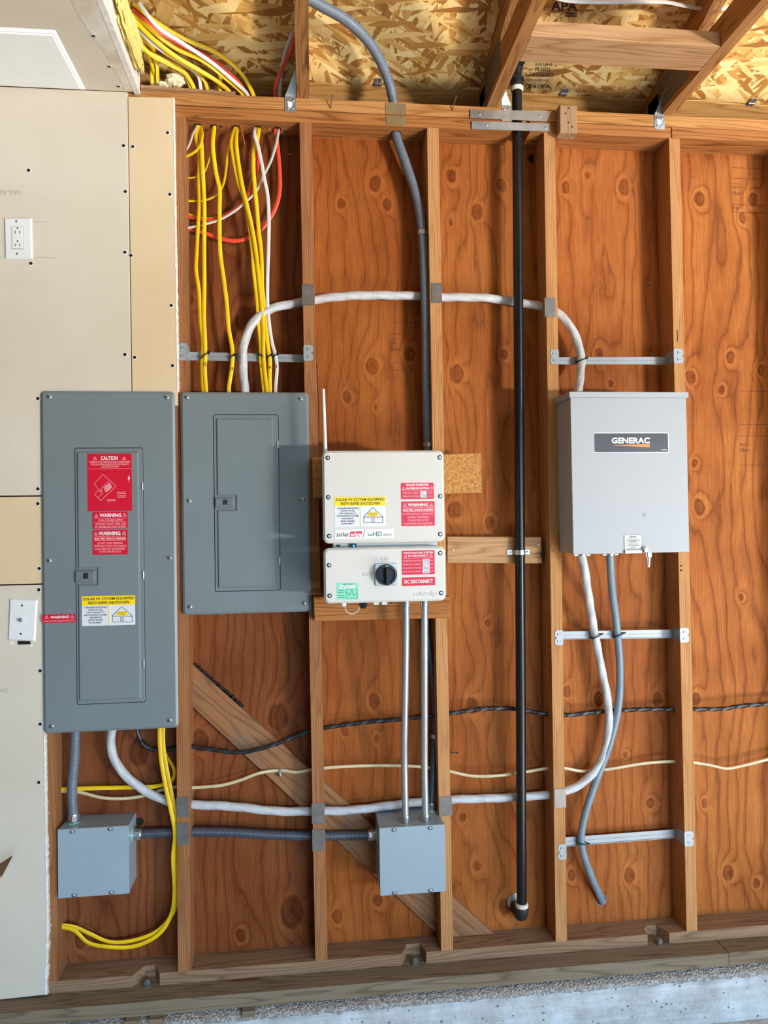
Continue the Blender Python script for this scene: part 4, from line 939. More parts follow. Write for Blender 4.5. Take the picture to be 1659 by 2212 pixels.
CB6 = romex('yellow cable at the left of the bundle tied in three', into_pan(up_first(za([(700, 120, .045), (658, 280), (682, 480), (740, 750), (800, 930), (835, 1100), (870, 1350), (885, 1500)], .036)+zb([(900, 150), (935, 450), (947, 650), (975, 950), (975, 1100), (990, 1250), (1008, 1410)], .03))), group=GY)
romex('yellow cable in the middle of the bundle tied in three', into_pan(up_first(za([(712, 120, .045), (705, 280), (735, 550), (780, 800), (820, 960), (870, 1180), (908, 1400), (922, 1500)], .027)+zb([(950, 200), (975, 450), (992, 650), (1000, 800), (1000, 950), (1003, 1080), (1018, 1250), (1035, 1410)], .024))), group=GY, tw=.25)
CB8 = romex('yellow cable at the right of the bundle beside the white cable', into_pan(up_first(za([(955, 118, .045), (935, 250), (900, 380), (893, 560), (905, 750), (930, 1000), (950, 1250), (980, 1500)], .036)+zb([(988, 300), (1010, 500), (1030, 750), (1050, 950), (1070, 1080), (1070, 1250), (1073, 1410)], .03))), group=GY)
romex('yellow cable running beside the upper red cable to the left stud', into_s1(up_first(za([(940, 118, .045), (952, 240), (915, 420), (890, 640), (838, 800), (765, 950), (640, 1050), (450, 1108), (300, 1105), (200, 1072), (132, 1055)], .058))), group=GY, tw=1.2, r=.005)
CBW = romex('white cable dropping to the right of the yellow ones into the panel', into_pan(up_first(za([(910, 118, .045), (905, 200), (940, 320), (985, 530), (1010, 680), (1045, 850), (1060, 1100), (1057, 1400)], .022)+zb([(1045, 250), (1047, 500), (1070, 750), (1100, 930), (1130, 1030), (1148, 1170), (1140, 1300), (1132, 1410)], .028))), 'wcable', r=.0056)
romex('upper of two red cables curving left through the bay', into_s1(up_first(za([(948, 130, .05), (935, 420), (940, 520), (900, 680), (830, 860), (740, 970), (600, 1070), (450, 1122), (320, 1125), (220, 1105), (132, 1080)], .052))), 'red', tw=.5)
romex('lower of two red cables sagging across the bay', into_s1(up_first(za([(1132, 118, .045), (1152, 300), (1175, 560), (1180, 800), (1140, 980), (1060, 1130), (960, 1250), (830, 1330), (680, 1360), (520, 1330), (350, 1270), (230, 1237), (132, 1230)], .055))), 'red')
romex('white cable running diagonally between the two red cables', into_s1(up_first(za([(1165, 125, .045), (1140, 290), (1080, 490), (1000, 650), (920, 820), (800, 940), (680, 1040), (520, 1130), (350, 1180), (190, 1215), (132, 1225)], .042))), 'wcable', tw=.6, r=.006)
# ---- cables above the plate, coming out of the ceiling
def zt_(L): return [(a/2.513, b/2.513, y) for a, b, y in L]
GA = 'cables fanning out above the top plate'
def over(label, L, mat='yellow', **kw):
    L = zt_(L); e = L[-1]; return romex(label, L+[(e[0]+3, e[1]+16, .05)], mat, GA, **kw)
over('topmost yellow cable arching widest above the plate', [(725, 20, -.12), (850, 120, -.1), (1000, 210, -.06), (1180, 290, -.01), (1310, 400, .03), (1375, 515, .045)])
over('yellow cable looping up against the deck', [(930, 190, .02), (1010, 195, .03), (1090, 235, .035), (1150, 290, .04), (1192, 370, .045), (1195, 480, .05)], r=.006)
over('white cable arching beside the topmost yellow one', [(755, 15, -.14), (850, 140, -.12), (1000, 240, -.07), (1150, 340, -.02), (1280, 450, .02), (1345, 515, .04)], 'wcable', r=.0058)
over('red cable in the fan above the plate', [(722, 45, -.11), (820, 140, -.09), (960, 235, -.05), (1120, 305, -.01), (1240, 390, .02), (1330, 500, .045)], 'red')
over('yellow cable just below the red one in the fan', [(722, 70, -.1), (820, 160, -.09), (950, 260, -.05), (1100, 330, -.02), (1230, 430, .02), (1320, 515, .045)])
over('yellow cable in the middle of the fan', [(720, 100, -.1), (830, 210, -.08), (960, 310, -.04), (1080, 380, 0), (1190, 450, .03), (1250, 505, .045)], tw=.2)
over('thin white cable in the middle of the fan', [(722, 120, -.09), (810, 220, -.07), (930, 310, -.03), (1030, 370, .01), (1075, 410, .03), (1090, 480, .045)], 'wcable', r=.0056)
over('yellow cable bending down right of the thin white one', [(725, 150, -.08), (830, 240, -.06), (970, 330, -.02), (1070, 390, .02), (1120, 460, .045)], r=.006)
over('lower yellow cable in the fan with a tight bend', [(735, 200, -.06), (800, 280, -.04), (900, 330, -.01), (990, 380, .02), (1050, 470, .045)])
over('lowest yellow cable in the fan', [(740, 225, -.05), (820, 300, -.03), (920, 350, 0), (1000, 400, .03), (1035, 475, .05)], r=.0056)
over('yellow cable dropping steeply at the far left of the fan', [(728, 170, -.05), (780, 230, -.02), (820, 330, .02), (828, 470, .05)], tw=.4)
over('second steep yellow cable at the left of the fan', [(735, 190, -.06), (820, 250, -.03), (850, 340, .01), (858, 460, .045)], tw=.2)
over('third steep yellow cable at the left of the fan', [(740, 210, -.04), (800, 300, -.01), (835, 390, .03), (845, 470, .055)], r=.0056, tw=.6)
# pair near the first truss
def zr(L): return [(560+a/2.676, b/2.676, y) for a, b, y in L]
L = zr([(195, -20, -.1), (205, 60, -.09), (200, 160, -.07), (150, 300, -.02), (125, 430, .02), (118, 540, .045)]); romex('white cable hanging beside the left roof truss', L+[(L[-1][0], L[-1][1]+18, .05)], 'wcable', r=.0058)
L = zr([(208, -20, -.08), (207, 200, -.06), (180, 300, -.03), (130, 400, .01), (97, 490, .03), (93, 550, .045)]); romex('red cable hanging beside the left roof truss', L+[(L[-1][0], L[-1][1]+18, .05)], 'red')
romex('white cable running across under the deck at upper right', [(1180, -12, -.25), (1215, 0, -.25), (1280, 5, -.25), (1400, 4, -.25), (1440, 5, -.25), (1480, 13, -.25), (1520, 19, -.25), (1585, 17, -.245), (1640, 10, -.24)], 'wcable', r=.006)

# ---- thick white feeder cables (three twisted conductors under a jacket)
SE = dict(n=18, lobes=3, lob=.055, twist=24, step=.005)
cable('feeder_cable', 'thick white cable arching from the shorter panel through three studs to the switch enclosure', 'cable',
      [(530, 862, .03), (529, 842, .03), (525, 790, .026), (527, 745, .026), (545, 700, .03), (585, 668, .038), (640, 655, .045), (668, 650, .047), (720, 642, .047), (800, 638, .05), (915, 640, .062), (960, 642, .062), (1040, 643, .062), (1100, 650, .066), (1165, 661, .05), (1190, 668, .045), (1215, 685, .036), (1240, 720, .034), (1255, 770, .034), (1254, 805, .018), (1250, 840, -.03), (1248, 858, -.04)], .0138, 'seu', 'thick white feeder cables', **SE)
cable('feeder_cable', 'thick white cable hanging below the switch enclosure and running left to the taller panel', 'cable',
      [(1254, 1192, -.06), (1260, 1215, -.06), (1270, 1280, -.02), (1283, 1360, .034), (1298, 1440, .036), (1312, 1510, .035), (1315, 1570, .04), (1300, 1640, .045), (1262, 1688, .045), (1210, 1712, .045), (1110, 1722, .058), (975, 1727, .062), (930, 1730, .067), (880, 1735, .06), (760, 1750, .045), (690, 1752, .045), (600, 1752, .045), (500, 1742, .045), (415, 1738, .045), (385, 1737, .045), (340, 1722, .045), (290, 1692, .045), (252, 1650, .042), (239, 1605, .04), (243, 1575, .04), (246, 1560, .04)], .0135, 'seu', 'thick white feeder cables', **SE)
cable('black_cable', 'black twisted cable running through the studs at waist height', 'cable',
      [(296, 1560, .045), (299, 1588, .045), (308, 1606, .045), (330, 1619, .045), (355, 1621, .05), (400, 1612, .05), (450, 1618, .045), (520, 1625, .042), (580, 1612, .042), (640, 1590, .05), (683, 1576, .05), (780, 1561, .055), (870, 1553, .06), (957, 1543, .05), (1050, 1531, .055), (1110, 1531, .06), (1205, 1545, .05), (1300, 1537, .06), (1400, 1532, .06), (1475, 1532, .05), (1560, 1531, .05), (1600, 1525, .05), (1690, 1518, .05)], .0068, 'blackcable', n=12, lobes=3, lob=.14, twist=42, step=.006)
romex('thin cream cable running through the studs below the black one', [(400, 1702, .05), (440, 1700, .05), (480, 1696, .05), (520, 1685, .05), (560, 1670, .055), (607, 1664, .062), (640, 1668, .055), (682, 1661, .05), (760, 1655, .05), (860, 1654, .06), (905, 1656, .06), (957, 1663, .05), (1020, 1676, .05), (1080, 1675, .05), (1130, 1668, .06), (1205, 1658, .05), (1260, 1666, .062), (1310, 1662, .064), (1400, 1648, .06), (1475, 1645, .05), (1530, 1652, .05), (1570, 1660, .05), (1600, 1655, .05), (1690, 1632, .05)], 'cream', r=.005, flat=.75)
romex('thin cream cable sagging in the bay under the taller panel', [(110, 1708, .05), (135, 1709, .05), (170, 1711, .05), (220, 1723, .05), (265, 1725, .06), (310, 1719, .065), (350, 1706, .065), (395, 1697, .06)], 'cream', r=.005, flat=.75)
GB = 'yellow cables in the bay under the taller panel'
romex('left yellow cable looping down to the foot of the bay', [(345, 1560, .03), (345, 1600, .03), (348, 1640, .028), (358, 1700, .02), (368, 1745, .012), (378, 1800, .01), (374, 1850, .015), (377, 1930, .02), (370, 1975, .03), (343, 2018, .035), (290, 2044, .04), (230, 2045, .04), (190, 2036, .045), (160, 2010, .045), (122, 2001, .045), (108, 2000, .045)], group=GB)
romex('right yellow cable looping down to the foot of the bay', [(353, 1560, .03), (353, 1610, .035), (362, 1670, .03), (372, 1720, .018), (381, 1790, .016), (378, 1850, .02), (382, 1925, .025), (375, 1968, .035), (340, 2011, .042), (280, 2033, .048), (235, 2034, .05), (190, 2015, .05), (160, 2002, .05), (122, 1998, .05), (108, 1998, .05)], group=GB)
romex('yellow cable turning back left behind the grey conduit', [(350, 1560, .04), (349, 1600, .045), (358, 1630, .05), (376, 1664, .05), (372, 1684, .052), (345, 1697, .056), (270, 1701, .06), (190, 1703, .055), (130, 1705, .05), (110, 1706, .05)], group=GB, tw=.5)

# ---- grey flexible conduits
FC = dict(n=20, step=.006)
def fitting(parent, p, d, r, mats=('zinc', 'lblgreen'), name='connector'):
    """compression connector: hex nut, body and sealing ring"""
    d = Vector(d).normalized(); p = Vector(p)
    mb = MB(); mb.lathe(p, d, [(0, r*1.25), (.004, r*1.25), (.005, r*1.12), (.010, r*1.12)], 18, 0); mb.lathe(p+d*.010, d, [(0, r*1.28), (.014, r*1.28)], 8, 0); mb.lathe(p+d*.024, d, [(0, r*1.15), (.004, r*1.08)], 18, 0)
    mb.lathe(p+d*.0005, d, [(0, r*1.3), (.003, r*1.3)], 18, 1)
    return mb.build(name, list(mats), parent, True, sharp=30)
def strap(parent, c, axis, r, w=.012, name='strap', mat='zinc'):
    mb = MB(); a = Vector(axis).normalized(); c = Vector(c)
    mb.lathe(c-a*w/2, a, [(0, r*1.06), (.001, r*1.1), (w*.42, r*1.1), (w*.5, r*1.05), (w*.58, r*1.1), (w-.001, r*1.1), (w, r*1.06)], 20)
    return mb.build(name, mat, parent, True, sharp=30)
def conduit(label, L, r, mat, group='grey flexible conduits', ends=(), straps=(), name='flexible_conduit', cat='conduit', **kw):
    P = pts3(L); t = thing(name, min(P, key=lambda v: v.z), label, cat, group)
    kw = {**FC, **kw}; MB().tube(P, r, **kw).build('tube', mat, t, True)
    for p, d in ends: fitting(t, p, d, r)
    for c, a, *s in straps: strap(t, c, a, r)
    return t
conduit('grey flexible conduit curving out of the roof and down to the back of the inverter',
        [(628, -24, -.245), (690, 10, -.205), (750, 45, -.17), (800, 95, -.1), (830, 150, -.03), (846, 200, .025), (852, 240, .042), (855, 290, .044), (875, 350, .046), (902, 435, .042), (912, 500, .036), (917, 600, .03), (920, 700, .03), (921, 800, .033), (923, 900, .037), (925, 965, .04), (926, 1010, .035)], .0158, mt['flexgrey'],
        straps=[(at(913, 503, .036), (0, 0, 1)), (at(925, 961, .041), (0, 0, 1))])
a = at(160, 1779, .037); conduit('short ribbed grey conduit from the taller panel down into the junction box', [(163, 1565, .03), (163, 1590, .03), (161, 1640, .034), (156, 1700, .037), (157, 1740, .037), (159.5, 1768, .037)], .0148, mt['flexgrey'], ends=[((a.x, .037, jb1[3]-.001), (0, 0, 1))])
c1 = at(300, 1802, .045); c2 = at(790, 1804, .045)
conduit('grey conduit running sideways through two studs between the junction boxes', [(297, 1802, .045), (330, 1800, .045), (395, 1797, .045), (500, 1798, .045), (580, 1803, .045), (685, 1806, .045), (740, 1805, .045), (795, 1804, .045)], .0145, mt['flexdark'],
        ends=[((jb1[2]-.002, .045, c1.z), (1, 0, 0)), ((jb2[0]+.002, .045, c2.z), (-1, 0, 0))])
c = at(931, 1750, .045)
conduit('dark ribbed conduit bowed against the stud behind the steel conduits', [(915, 1290, .05), (920, 1350, .055), (932, 1440, .058), (939, 1520, .058), (939, 1590, .056), (936, 1660, .046), (932, 1720, .04), (931, 1752, .04)], .0108, mt['flexdark'], ends=[((c.x, .04, jb2[3]-.001), (0, 0, 1))], straps=[(at(938, 1589, .056), (0, 0, 1))])
t = conduit('smooth blue grey conduit hanging from the switch enclosure to a hole near the floor', [(1317, 1192, -.06), (1318, 1210, -.06), (1322, 1270, -.02), (1333, 1360, .036), (1339, 1450, .037), (1335, 1530, .035), (1316, 1610, .04), (1290, 1680, .045), (1265, 1755, .045), (1256, 1800, .045), (1258, 1835, .045), (1276, 1890, .05), (1297, 1938, .075), (1301, 1947, .088)], .0122, mt['flexblue'])
c = at(1299, 1944, PLY); mb = MB(); mb.lathe((c.x, PLY+.0002, c.z), (0, -1, 0), [(0, .0185), (.002, .0185), (.0022, .0165)], 24, 0); mb.lathe((c.x, PLY-.002, c.z), (0, -1, 0), [(0, .016), (.0004, .016)], 24, 1); mb.build('wall_sleeve', ['inkgrey', 'hole'], t)
# clamps under the switch enclosure
for px in (1256, 1317):
    c = at(px, 1194, -.06); mb = MB(); zt0 = box_px(1235, 857, 1486, 1195, YG)[1]
    mb.lathe((c.x, c.y, zt0+.001), (0, 0, -1), [(0, .019), (.004, .019), (.005, .0165), (.010, .0165)], 18); mb.cyl((c.x-.026, c.y-.004, zt0-.005), (c.x+.026, c.y-.004, zt0-.005), .004, n=8)
    mb.build('cable_clamp', 'zinc', gn, True, sharp=30)
# ---- steel conduits
for k, (lab, L) in enumerate((('left of two straight steel conduits under the disconnect box', [(876.5, 1298, -.11), (877, 1330, -.11), (877, 1370, -.105), (875.5, 1480, -.08), (873.5, 1600, -.05), (873.5, 1640, -.04), (876, 1775, -.03)]),
                              ('right of two straight steel conduits under the disconnect box', [(916.5, 1298, -.11), (917, 1330, -.11), (917, 1370, -.105), (917, 1480, -.08), (917, 1600, -.05), (917, 1640, -.04), (919, 1772, -.03)]))):
    P = pts3(L); zt0 = dcz = box_px(699.5, 1182, 963, 1301, YI)[1]
    P[0].z = zt0+.001; P[-1] = Vector((P[-1].x, P[-1].y, jb2[3]-.002)); t = thing('steel_conduit', P[-1], lab, 'conduit', 'steel conduits under the disconnect box')
    MB().tube(P, .0108, n=18, step=.012).build('tube', 'emt', t, True)
    for p, s in ((P[0], -1), (P[-1], 1)):
        mb = MB(); mb.lathe(p, (0, 0, s), [(0, .0165), (.004, .0165), (.0045, .0135), (.024, .0135), (.025, .0125)], 18, 0); mb.cyl(p+Vector((.002, -.0125, s*.013)), p+Vector((.002, -.0165, s*.013)), .0035, n=10); mb.build('connector', 'zinc', t, True, sharp=30)
    for py in (1371, 1636):
        c = min(spline(P, .004)[0], key=lambda v: abs(v.z-at(L[0][0], py, v.y).z)); MB().cyl(c-Vector((0, 0, .0006)), c+Vector((0, 0, .0006)), .01105, n=18).build('bend_mark', 'inkgrey', t, True)
# ---- black gas pipe
pt, pb = at(1116.5, 195, .02), at(1127, 1958, .02)
gp = thing('gas_pipe', pb, 'long black iron pipe running the full height of the wall', 'pipe')
MB().tube([pt, at(1118, 400, .02), at(1121.5, 900, .02), at(1124.5, 1400, .02), pb], .0163, n=24, step=.03).build('pipe', 'pipe', gp, True)
MB().lathe(pb+Vector((0, 0, .012)), (0, 0, -1), [(0, .0175), (.002, .0205), (.01, .021), (.014, .0205)], 24).build('threaded_collar', 'dope', gp, True)
c = pb; el = MB(); el.tube([c+Vector((0, 0, -.001)), c+Vector((0, 0, -.012)), c+Vector((0, .006, -.026)), c+Vector((0, .022, -.034)), c+Vector((0, .05, -.035)), c+Vector((0, .068, -.035))], .0215, n=20, step=.003); el.build('elbow', 'pipefit', gp, True)
MB().lathe((c.x, PLY-.0005, c.z-.02), (0, -1, 0), [(0, .03), (.003, .029), (.004, .025)], 28).build('wall_flange', 'zinc', gp, True)
d = (pt-at(1118, 400, .02)).normalized()
MB().lathe(pt-d*.004, d, [(0, .0175), (.004, .021), (.012, .0215), (.014, .02)], 24).build('threaded_collar', 'dope', gp, True)
MB().lathe(pt+d*.009, d, [(0, .0205), (.016, .0205), (.02, .0195), (.022, .0235), (.03, .0235), (.034, .0195), (.038, .018)], 24).build('coupling', 'pipefit', gp, True)
e = pt+d*.04; MB().tube([e, e+d*.02, e+Vector((.004, -.01, .04)), e+Vector((.012, -.04, .052))], .0165, n=18).build('upper_elbow', 'pipefit', gp, True)
c = at(1123.2, 1193, .02); st = MB(); n = 18; vs = []; R = .0172; hw = .0078
prof = [(-.039, .0372), (-.0375, .036), (-.021, .036)]+[(-R*math.cos(math.pi*i/n), .02-R*math.sin(math.pi*i/n)) for i in range(n+1)]+[(.021, .036), (.0375, .036), (.039, .0372)]
for x, y in prof: vs += [(c.x+x, y, c.z-hw), (c.x+x, y, c.z+hw)]
for x, y in prof:
    k = 1.09 if abs(x) < .0173 else 1.0
    vs += [(c.x+x*k, (.02-(.02-y)*k if k > 1 else y-.0015), c.z-hw), (c.x+x*k, (.02-(.02-y)*k if k > 1 else y-.0015), c.z+hw)]
m = len(prof); fs = [(2*i, 2*i+1, 2*i+3, 2*i+2) for i in range(m-1)]+[(2*m+2*i, 2*m+2*i+2, 2*m+2*i+3, 2*m+2*i+1) for i in range(m-1)]+[(2*i, 2*i+2, 2*m+2*i+2, 2*m+2*i) for i in range(m-1)]+[(2*i+1, 2*m+2*i+1, 2*m+2*i+3, 2*i+3) for i in range(m-1)]
o = st.add(vs, fs).build('pipe_strap', 'zinc', smooth=True, sharp=30); tag(o, 'bright two-hole strap holding the black pipe to the wooden block', 'strap')
for s in (-1, 1): inst(SCREW_T, 'screw', (c.x+s*.03, .0345, c.z), o)

# ================================================================ SMALL HARDWARE
# ---- nail plates guarding the drilled studs
def guard(px, py, w, h, label, mat='galvdull', y=0.0, group='nail plates on the studs'):
    c = at(px, py, y); hw, hh = w/690/2, h/690/2; k = 5; poly = []
    for i in range(k*2+1): poly.append((-hw+2*hw*i/(k*2), -hh + (.0025 if i % 2 else 0)))
    for i in range(k*2+1): poly.append((hw-2*hw*i/(k*2), hh - (.0025 if i % 2 else 0)))
    mb = MB().prism([(c.x+a, c.z+b) for a, b in poly], y-.0002, y-.0016)
    for s in (-1, 1):
        for sx in (-.5, .5): mb.box(c.x+sx*hw-.0012, c.x+sx*hw+.0012, y-.003, y-.0014, c.z+s*(hh-.004)-.001, c.z+s*(hh-.004)+.001)
    o = mb.build('nail_plate', mat); tag(o, label, 'nail plate', group)
    return o
guard(665.5, 637, 26, 47, 'nail plate where the white arching cable leaves the bay of yellow cables')
guard(943, 633, 24, 46, 'nail plate on the stud beside the long grey conduit at head height')
guard(1188, 664, 25, 45, 'nail plate on the stud just above left of the switch enclosure')
guard(395, 1743, 26, 44, 'upper of two nail plates on the stud right of the left junction box')
guard(395.5, 1801, 26, 48, 'lower of two nail plates on the stud right of the left junction box')
guard(687, 1757, 27, 46, 'upper of two nail plates on the stud in the middle of the diagonal brace')
guard(688, 1814, 27, 48, 'lower of two nail plates on the stud in the middle of the diagonal brace')
guard(963, 1741, 27, 44, 'nail plate just above right of the junction box with steel conduits')
guard(1210, 1724, 26, 44, 'nail plate where the white cable crosses the stud below the switch enclosure')
guard(855, 235, 46, 24, 'upper of two brown nail plates on the top plate over the conduit', 'brass', 0.0, 'brown nail plates on the top plate')
guard(856, 260, 45, 23, 'lower of two brown nail plates on the top plate over the conduit', 'brass', 0.0, 'brown nail plates on the top plate')

# ---- stud to stud cable brackets
def bpoly(cx, cz, w, h, side):
    """two-lobed end tab"""
    r = h/4; out = [(cx-w/2, cz-h/2)]
    pts = []
    for k, c0 in ((0, cz-h/4), (1, cz+h/4)):
        for i in range(9):
            a = math.radians(-90+180*i/8); pts.append((cx+w/2-r*.62+r*.62*math.cos(a), c0+r*math.sin(a)*.96))
    poly = [(cx-w/2, cz-h/2)]+pts+[(cx-w/2, cz+h/2)]
    if side < 0: poly = [(2*cx-a, b) for a, b in poly][::-1]
    return poly
def bracket(label, tabl, tabr, barl, barr, ybar, si, sj):
    """tabl / tabr: pixel rectangles of the end tabs; barl / barr: (y top, y bottom) of the bar at its ends"""
    xl = stud_x(si, at(tabl[0], tabl[1], 0).z)+.019; zl = at(0, 0, 0)
    a = box_px(*tabl, 0); b = box_px(*tabr, 0)
    xa = stud_x(si, a[1])+.0192; xb = stud_x(sj, b[1])-.0192
    t = thing('cable_bracket', ((xa+xb)/2, ybar, min(a[1], b[1])), label, 'bracket', 'perforated steel brackets between studs')
    zA = [at(tabl[2], v, ybar).z for v in barl]; zB = [at(tabr[0]-12, v, ybar).z for v in barr]
    yb_, yf_ = ybar+.0012, ybar
    MB().hexa([(xa, yf_, zA[1]), (xb, yf_, zB[1]), (xb, yf_, zB[0]), (xa, yf_, zA[0]), (xa, yb_, zA[1]), (xb, yb_, zB[1]), (xb, yb_, zB[0]), (xa, yb_, zA[0])]).build('bar', 'barmetal', t)
    mb = MB(); n = int((xb-xa)/.0062)
    for i in range(1, n):
        f = i/n; x = xa+(xb-xa)*f; z = (zA[0]+zA[1])/2*(1-f)+(zB[0]+zB[1])/2*f; mb.box(x-.001, x+.001, yf_-.0003, yf_, z-.001, z+.001)
    tag(mb.build('perforation', 'ink', t), kind='stuff')
    for s, lip in ((0, zA), (1, zA)):
        pass
    mb = MB(); mb.hexa([(xa, yf_-.004, zA[1]-.001), (xb, yf_-.004, zB[1]-.001), (xb, yf_-.004, zB[1]+.0004), (xa, yf_-.004, zA[1]+.0004), (xa, yb_, zA[1]-.001), (xb, yb_, zB[1]-.001), (xb, yb_, zB[1]+.0004), (xa, yb_, zA[1]+.0004)])
    mb.build('bar_lip', 'barmetal', t)
    for r, x, side, Z in ((a, xa, -1, zA), (b, xb, 1, zB)):
        cx, cz = (r[0]+r[2])/2, (r[1]+r[3])/2; w, h = r[2]-r[0], r[3]-r[1]
        if side < 0: cx = x-.0002-w/2
        else: cx = x+.0002+w/2
        tb_ = MB().prism(bpoly(cx, cz, w, h, side), -.0003, -.0018).build('end_tab', 'barmetal', t)
        for k in (-1, 1):
            MB().box(cx-.0055, cx-.0035, -.0022, -.0017, cz+k*h*.23-.004, cz+k*h*.23+.004).build('slot', 'ink', tb_); MB().cyl((cx+.004, -.0017, cz+k*h*.23), (cx+.004, -.0022, cz+k*h*.23), .0014, n=8).build('slot', 'ink', tb_)
        xs = x; lo, hi = min(Z[1], r[1]), max(Z[0], r[3])
        MB().box(xs-.0012 if side > 0 else xs, xs if side > 0 else xs+.0012, -.0018, yb_, min(r[1]+.004, Z[1]), max(r[3]-.004, Z[0])).build('side_leg', 'barmetal', t)
    return t
bracket('perforated steel bracket holding the yellow cables above the shorter panel', (387, 741, 406, 779), (655, 745, 675, 780), (760, 778), (766, 782), .04, 1, 2)
bracket('perforated steel bracket right above the switch enclosure', (1185, 755, 1203, 787), (1449, 753, 1469, 785), (772, 787), (771, 787), .05, 4, 5)
bracket('perforated steel bracket just below the switch enclosure', (1197, 1361, 1214, 1394), (1465, 1356, 1484, 1388), (1364, 1380), (1360, 1377), .05, 4, 5)
bracket('slanting perforated steel bracket lowest on the wall', (1206, 1823, 1223, 1857), (1478, 1795, 1497, 1828), (1809, 1827), (1791, 1808), .058, 4, 5)
# ---- cable ties
def tie(px, py, y, rx, ry, label, tilt=.3, tail=1):
    c = at(px, py, y); pts = []
    for i in range(15):
        a = 2*math.pi*i/14; pts.append(Vector((c.x+rx*math.cos(a), c.y+ry*math.sin(a), c.z+rx*math.cos(a)*tilt)))
    t = thing('cable_tie', c, label, 'cable tie', 'black cable ties on the brackets')
    MB().tube(pts, .0022, n=8, flat=.6, step=.003).build('band', 'black', t, True)
    h = Vector((c.x+tail*rx, c.y-ry*.5, c.z+tail*rx*tilt)); MB().box(h.x-.0035, h.x+.0035, h.y-.004, h.y+.003, h.z-.003, h.z+.004).build('lock_head', 'black', t)
    MB().tube([h, h+Vector((tail*.003, -.006, .004)), h+Vector((tail*.004, -.011, .003))], .0016, n=6).build('tail', 'black', t, True)
tie(442.5, 769, .033, .0125, .013, 'black tie around the two leftmost yellow cables', .75)
tie(502, 771, .034, .0085, .012, 'black tie around the single yellow cable in mid bay', .5)
tie(566, 770, .034, .0105, .014, 'black tie around the yellow pair right of the arching white cable', -.6, -1)
tie(581.5, 771, .034, .0075, .011, 'black tie on the yellow cable next to the white one', .5)
tie(595, 769, .034, .0075, .012, 'rightmost black tie on the bracket, around the white cable', .5)
tie(1254.5, 779, .033, .0168, .0175, 'black tie around the thick white cable above the switch enclosure', .35)
tie(1286, 1374, .0345, .0165, .0168, 'black tie around the thick white cable below the switch enclosure', .4)
tie(1335, 1371, .0362, .015, .0155, 'black tie around the blue grey conduit below the switch enclosure', .35)
tie(1257.5, 1820, .045, .0148, .0155, 'black tie around the blue grey conduit at the lowest bracket', -.1)
# handwritten circuit numbers on the cables
for o_, s_, r_, y_ in ((CB2, '12', (440, 783, 447, 791), .0222), (CB4, '13', (497, 793, 504, 800), .0262), (CB6, '17', (560, 787, 567, 794), .0262), (CB8, '9', (580.5, 791, 585.5, 797), .0262), (CBW, '5', (595.5, 789, 599, 794), .0245)):
    txt(s_, r_, y_, 'ink', o_, .01, name='circuit_number')
# ---- wall plates
def wallplate(name, label, cat, corners, y, bev=.004):
    P = poly_px(corners, y); cx = sum(p[0] for p in P)/4; t = thing(name, (cx, YD, min(p[1] for p in P)), label, cat)
    MB().prism(P, YD-.0003, y, bev).build('cover_plate', 'white', t); return t
ot = wallplate('wall_outlet', 'white duplex outlet on the bare drywall', 'outlet', [(10, 558), (70, 559), (68, 470), (8, 470)], -.0185)
x0, z0, x1, z1 = box_px(26, 490, 50, 537, -.0185); MB().prism(rr(x0-.0012, z0-.0012, x1+.0012, z1+.0012, .001, 2), -.0184, -.0187).build('device_gap', 'inkgrey', ot)
rc = MB().prism(rr(x0, z0, x1, z1, .0012, 2), -.018, -.0203, .0006).build('receptacle', 'white', ot)
for py in (494, 522):
    for (a, b_, w, h) in ((37.8, py-1, 1.3, 1.6), (33, py+7.5, .7, 2.6), (42.5, py+7.5, .7, 2.6)):
        c = at(a, b_, -.0203); MB().box(c.x-w/690, c.x+w/690, -.0206, -.0202, c.z-h/690, c.z+h/690).build('slot', 'ink', rc)
for c in ((36, 478), (38, 548)): inst(SCREW_T, 'screw', at(*c, -.0183), ot)
cx_ = wallplate('coax_plate', 'white wall plate with a single coax jack left of the taller panel', 'wall plate', [(16, 1383), (75, 1386), (80.5, 1295), (20, 1293)], -.0185)
c = at(46, 1339, -.0185); mb = MB(); mb.lathe((c.x, -.0185, c.z), (0, -1, 0), [(0, .0068), (.003, .0068), (.0031, .0048), (.011, .0048), (.0112, .003)], 6, 0); mb.build('coax_jack', 'zinc', cx_)
for c in ((47.5, 1308), (45, 1369)): p = at(*c, -.0185); MB().lathe((p.x, -.0186, p.z), (0, -1, 0), [(0, .003), (.0004, .003)], 12).build('screw_hole', 'ink', cx_)
x0, z0, x1, z1 = box_px(38, 1384, 69, 1392, YD); MB().box(x0, x1, YD-.0004, YD, z0, z1).build('cutout', 'hole', panD)
ragged('gypsum_edge', at(24, 1386, YD), at(28, 1394, YD), .006, YD-.0006, panD, .6, 8); ragged('gypsum_edge', at(68, 1386, YD), at(68, 1398, YD), .004, YD-.0006, panD, .6, 8)

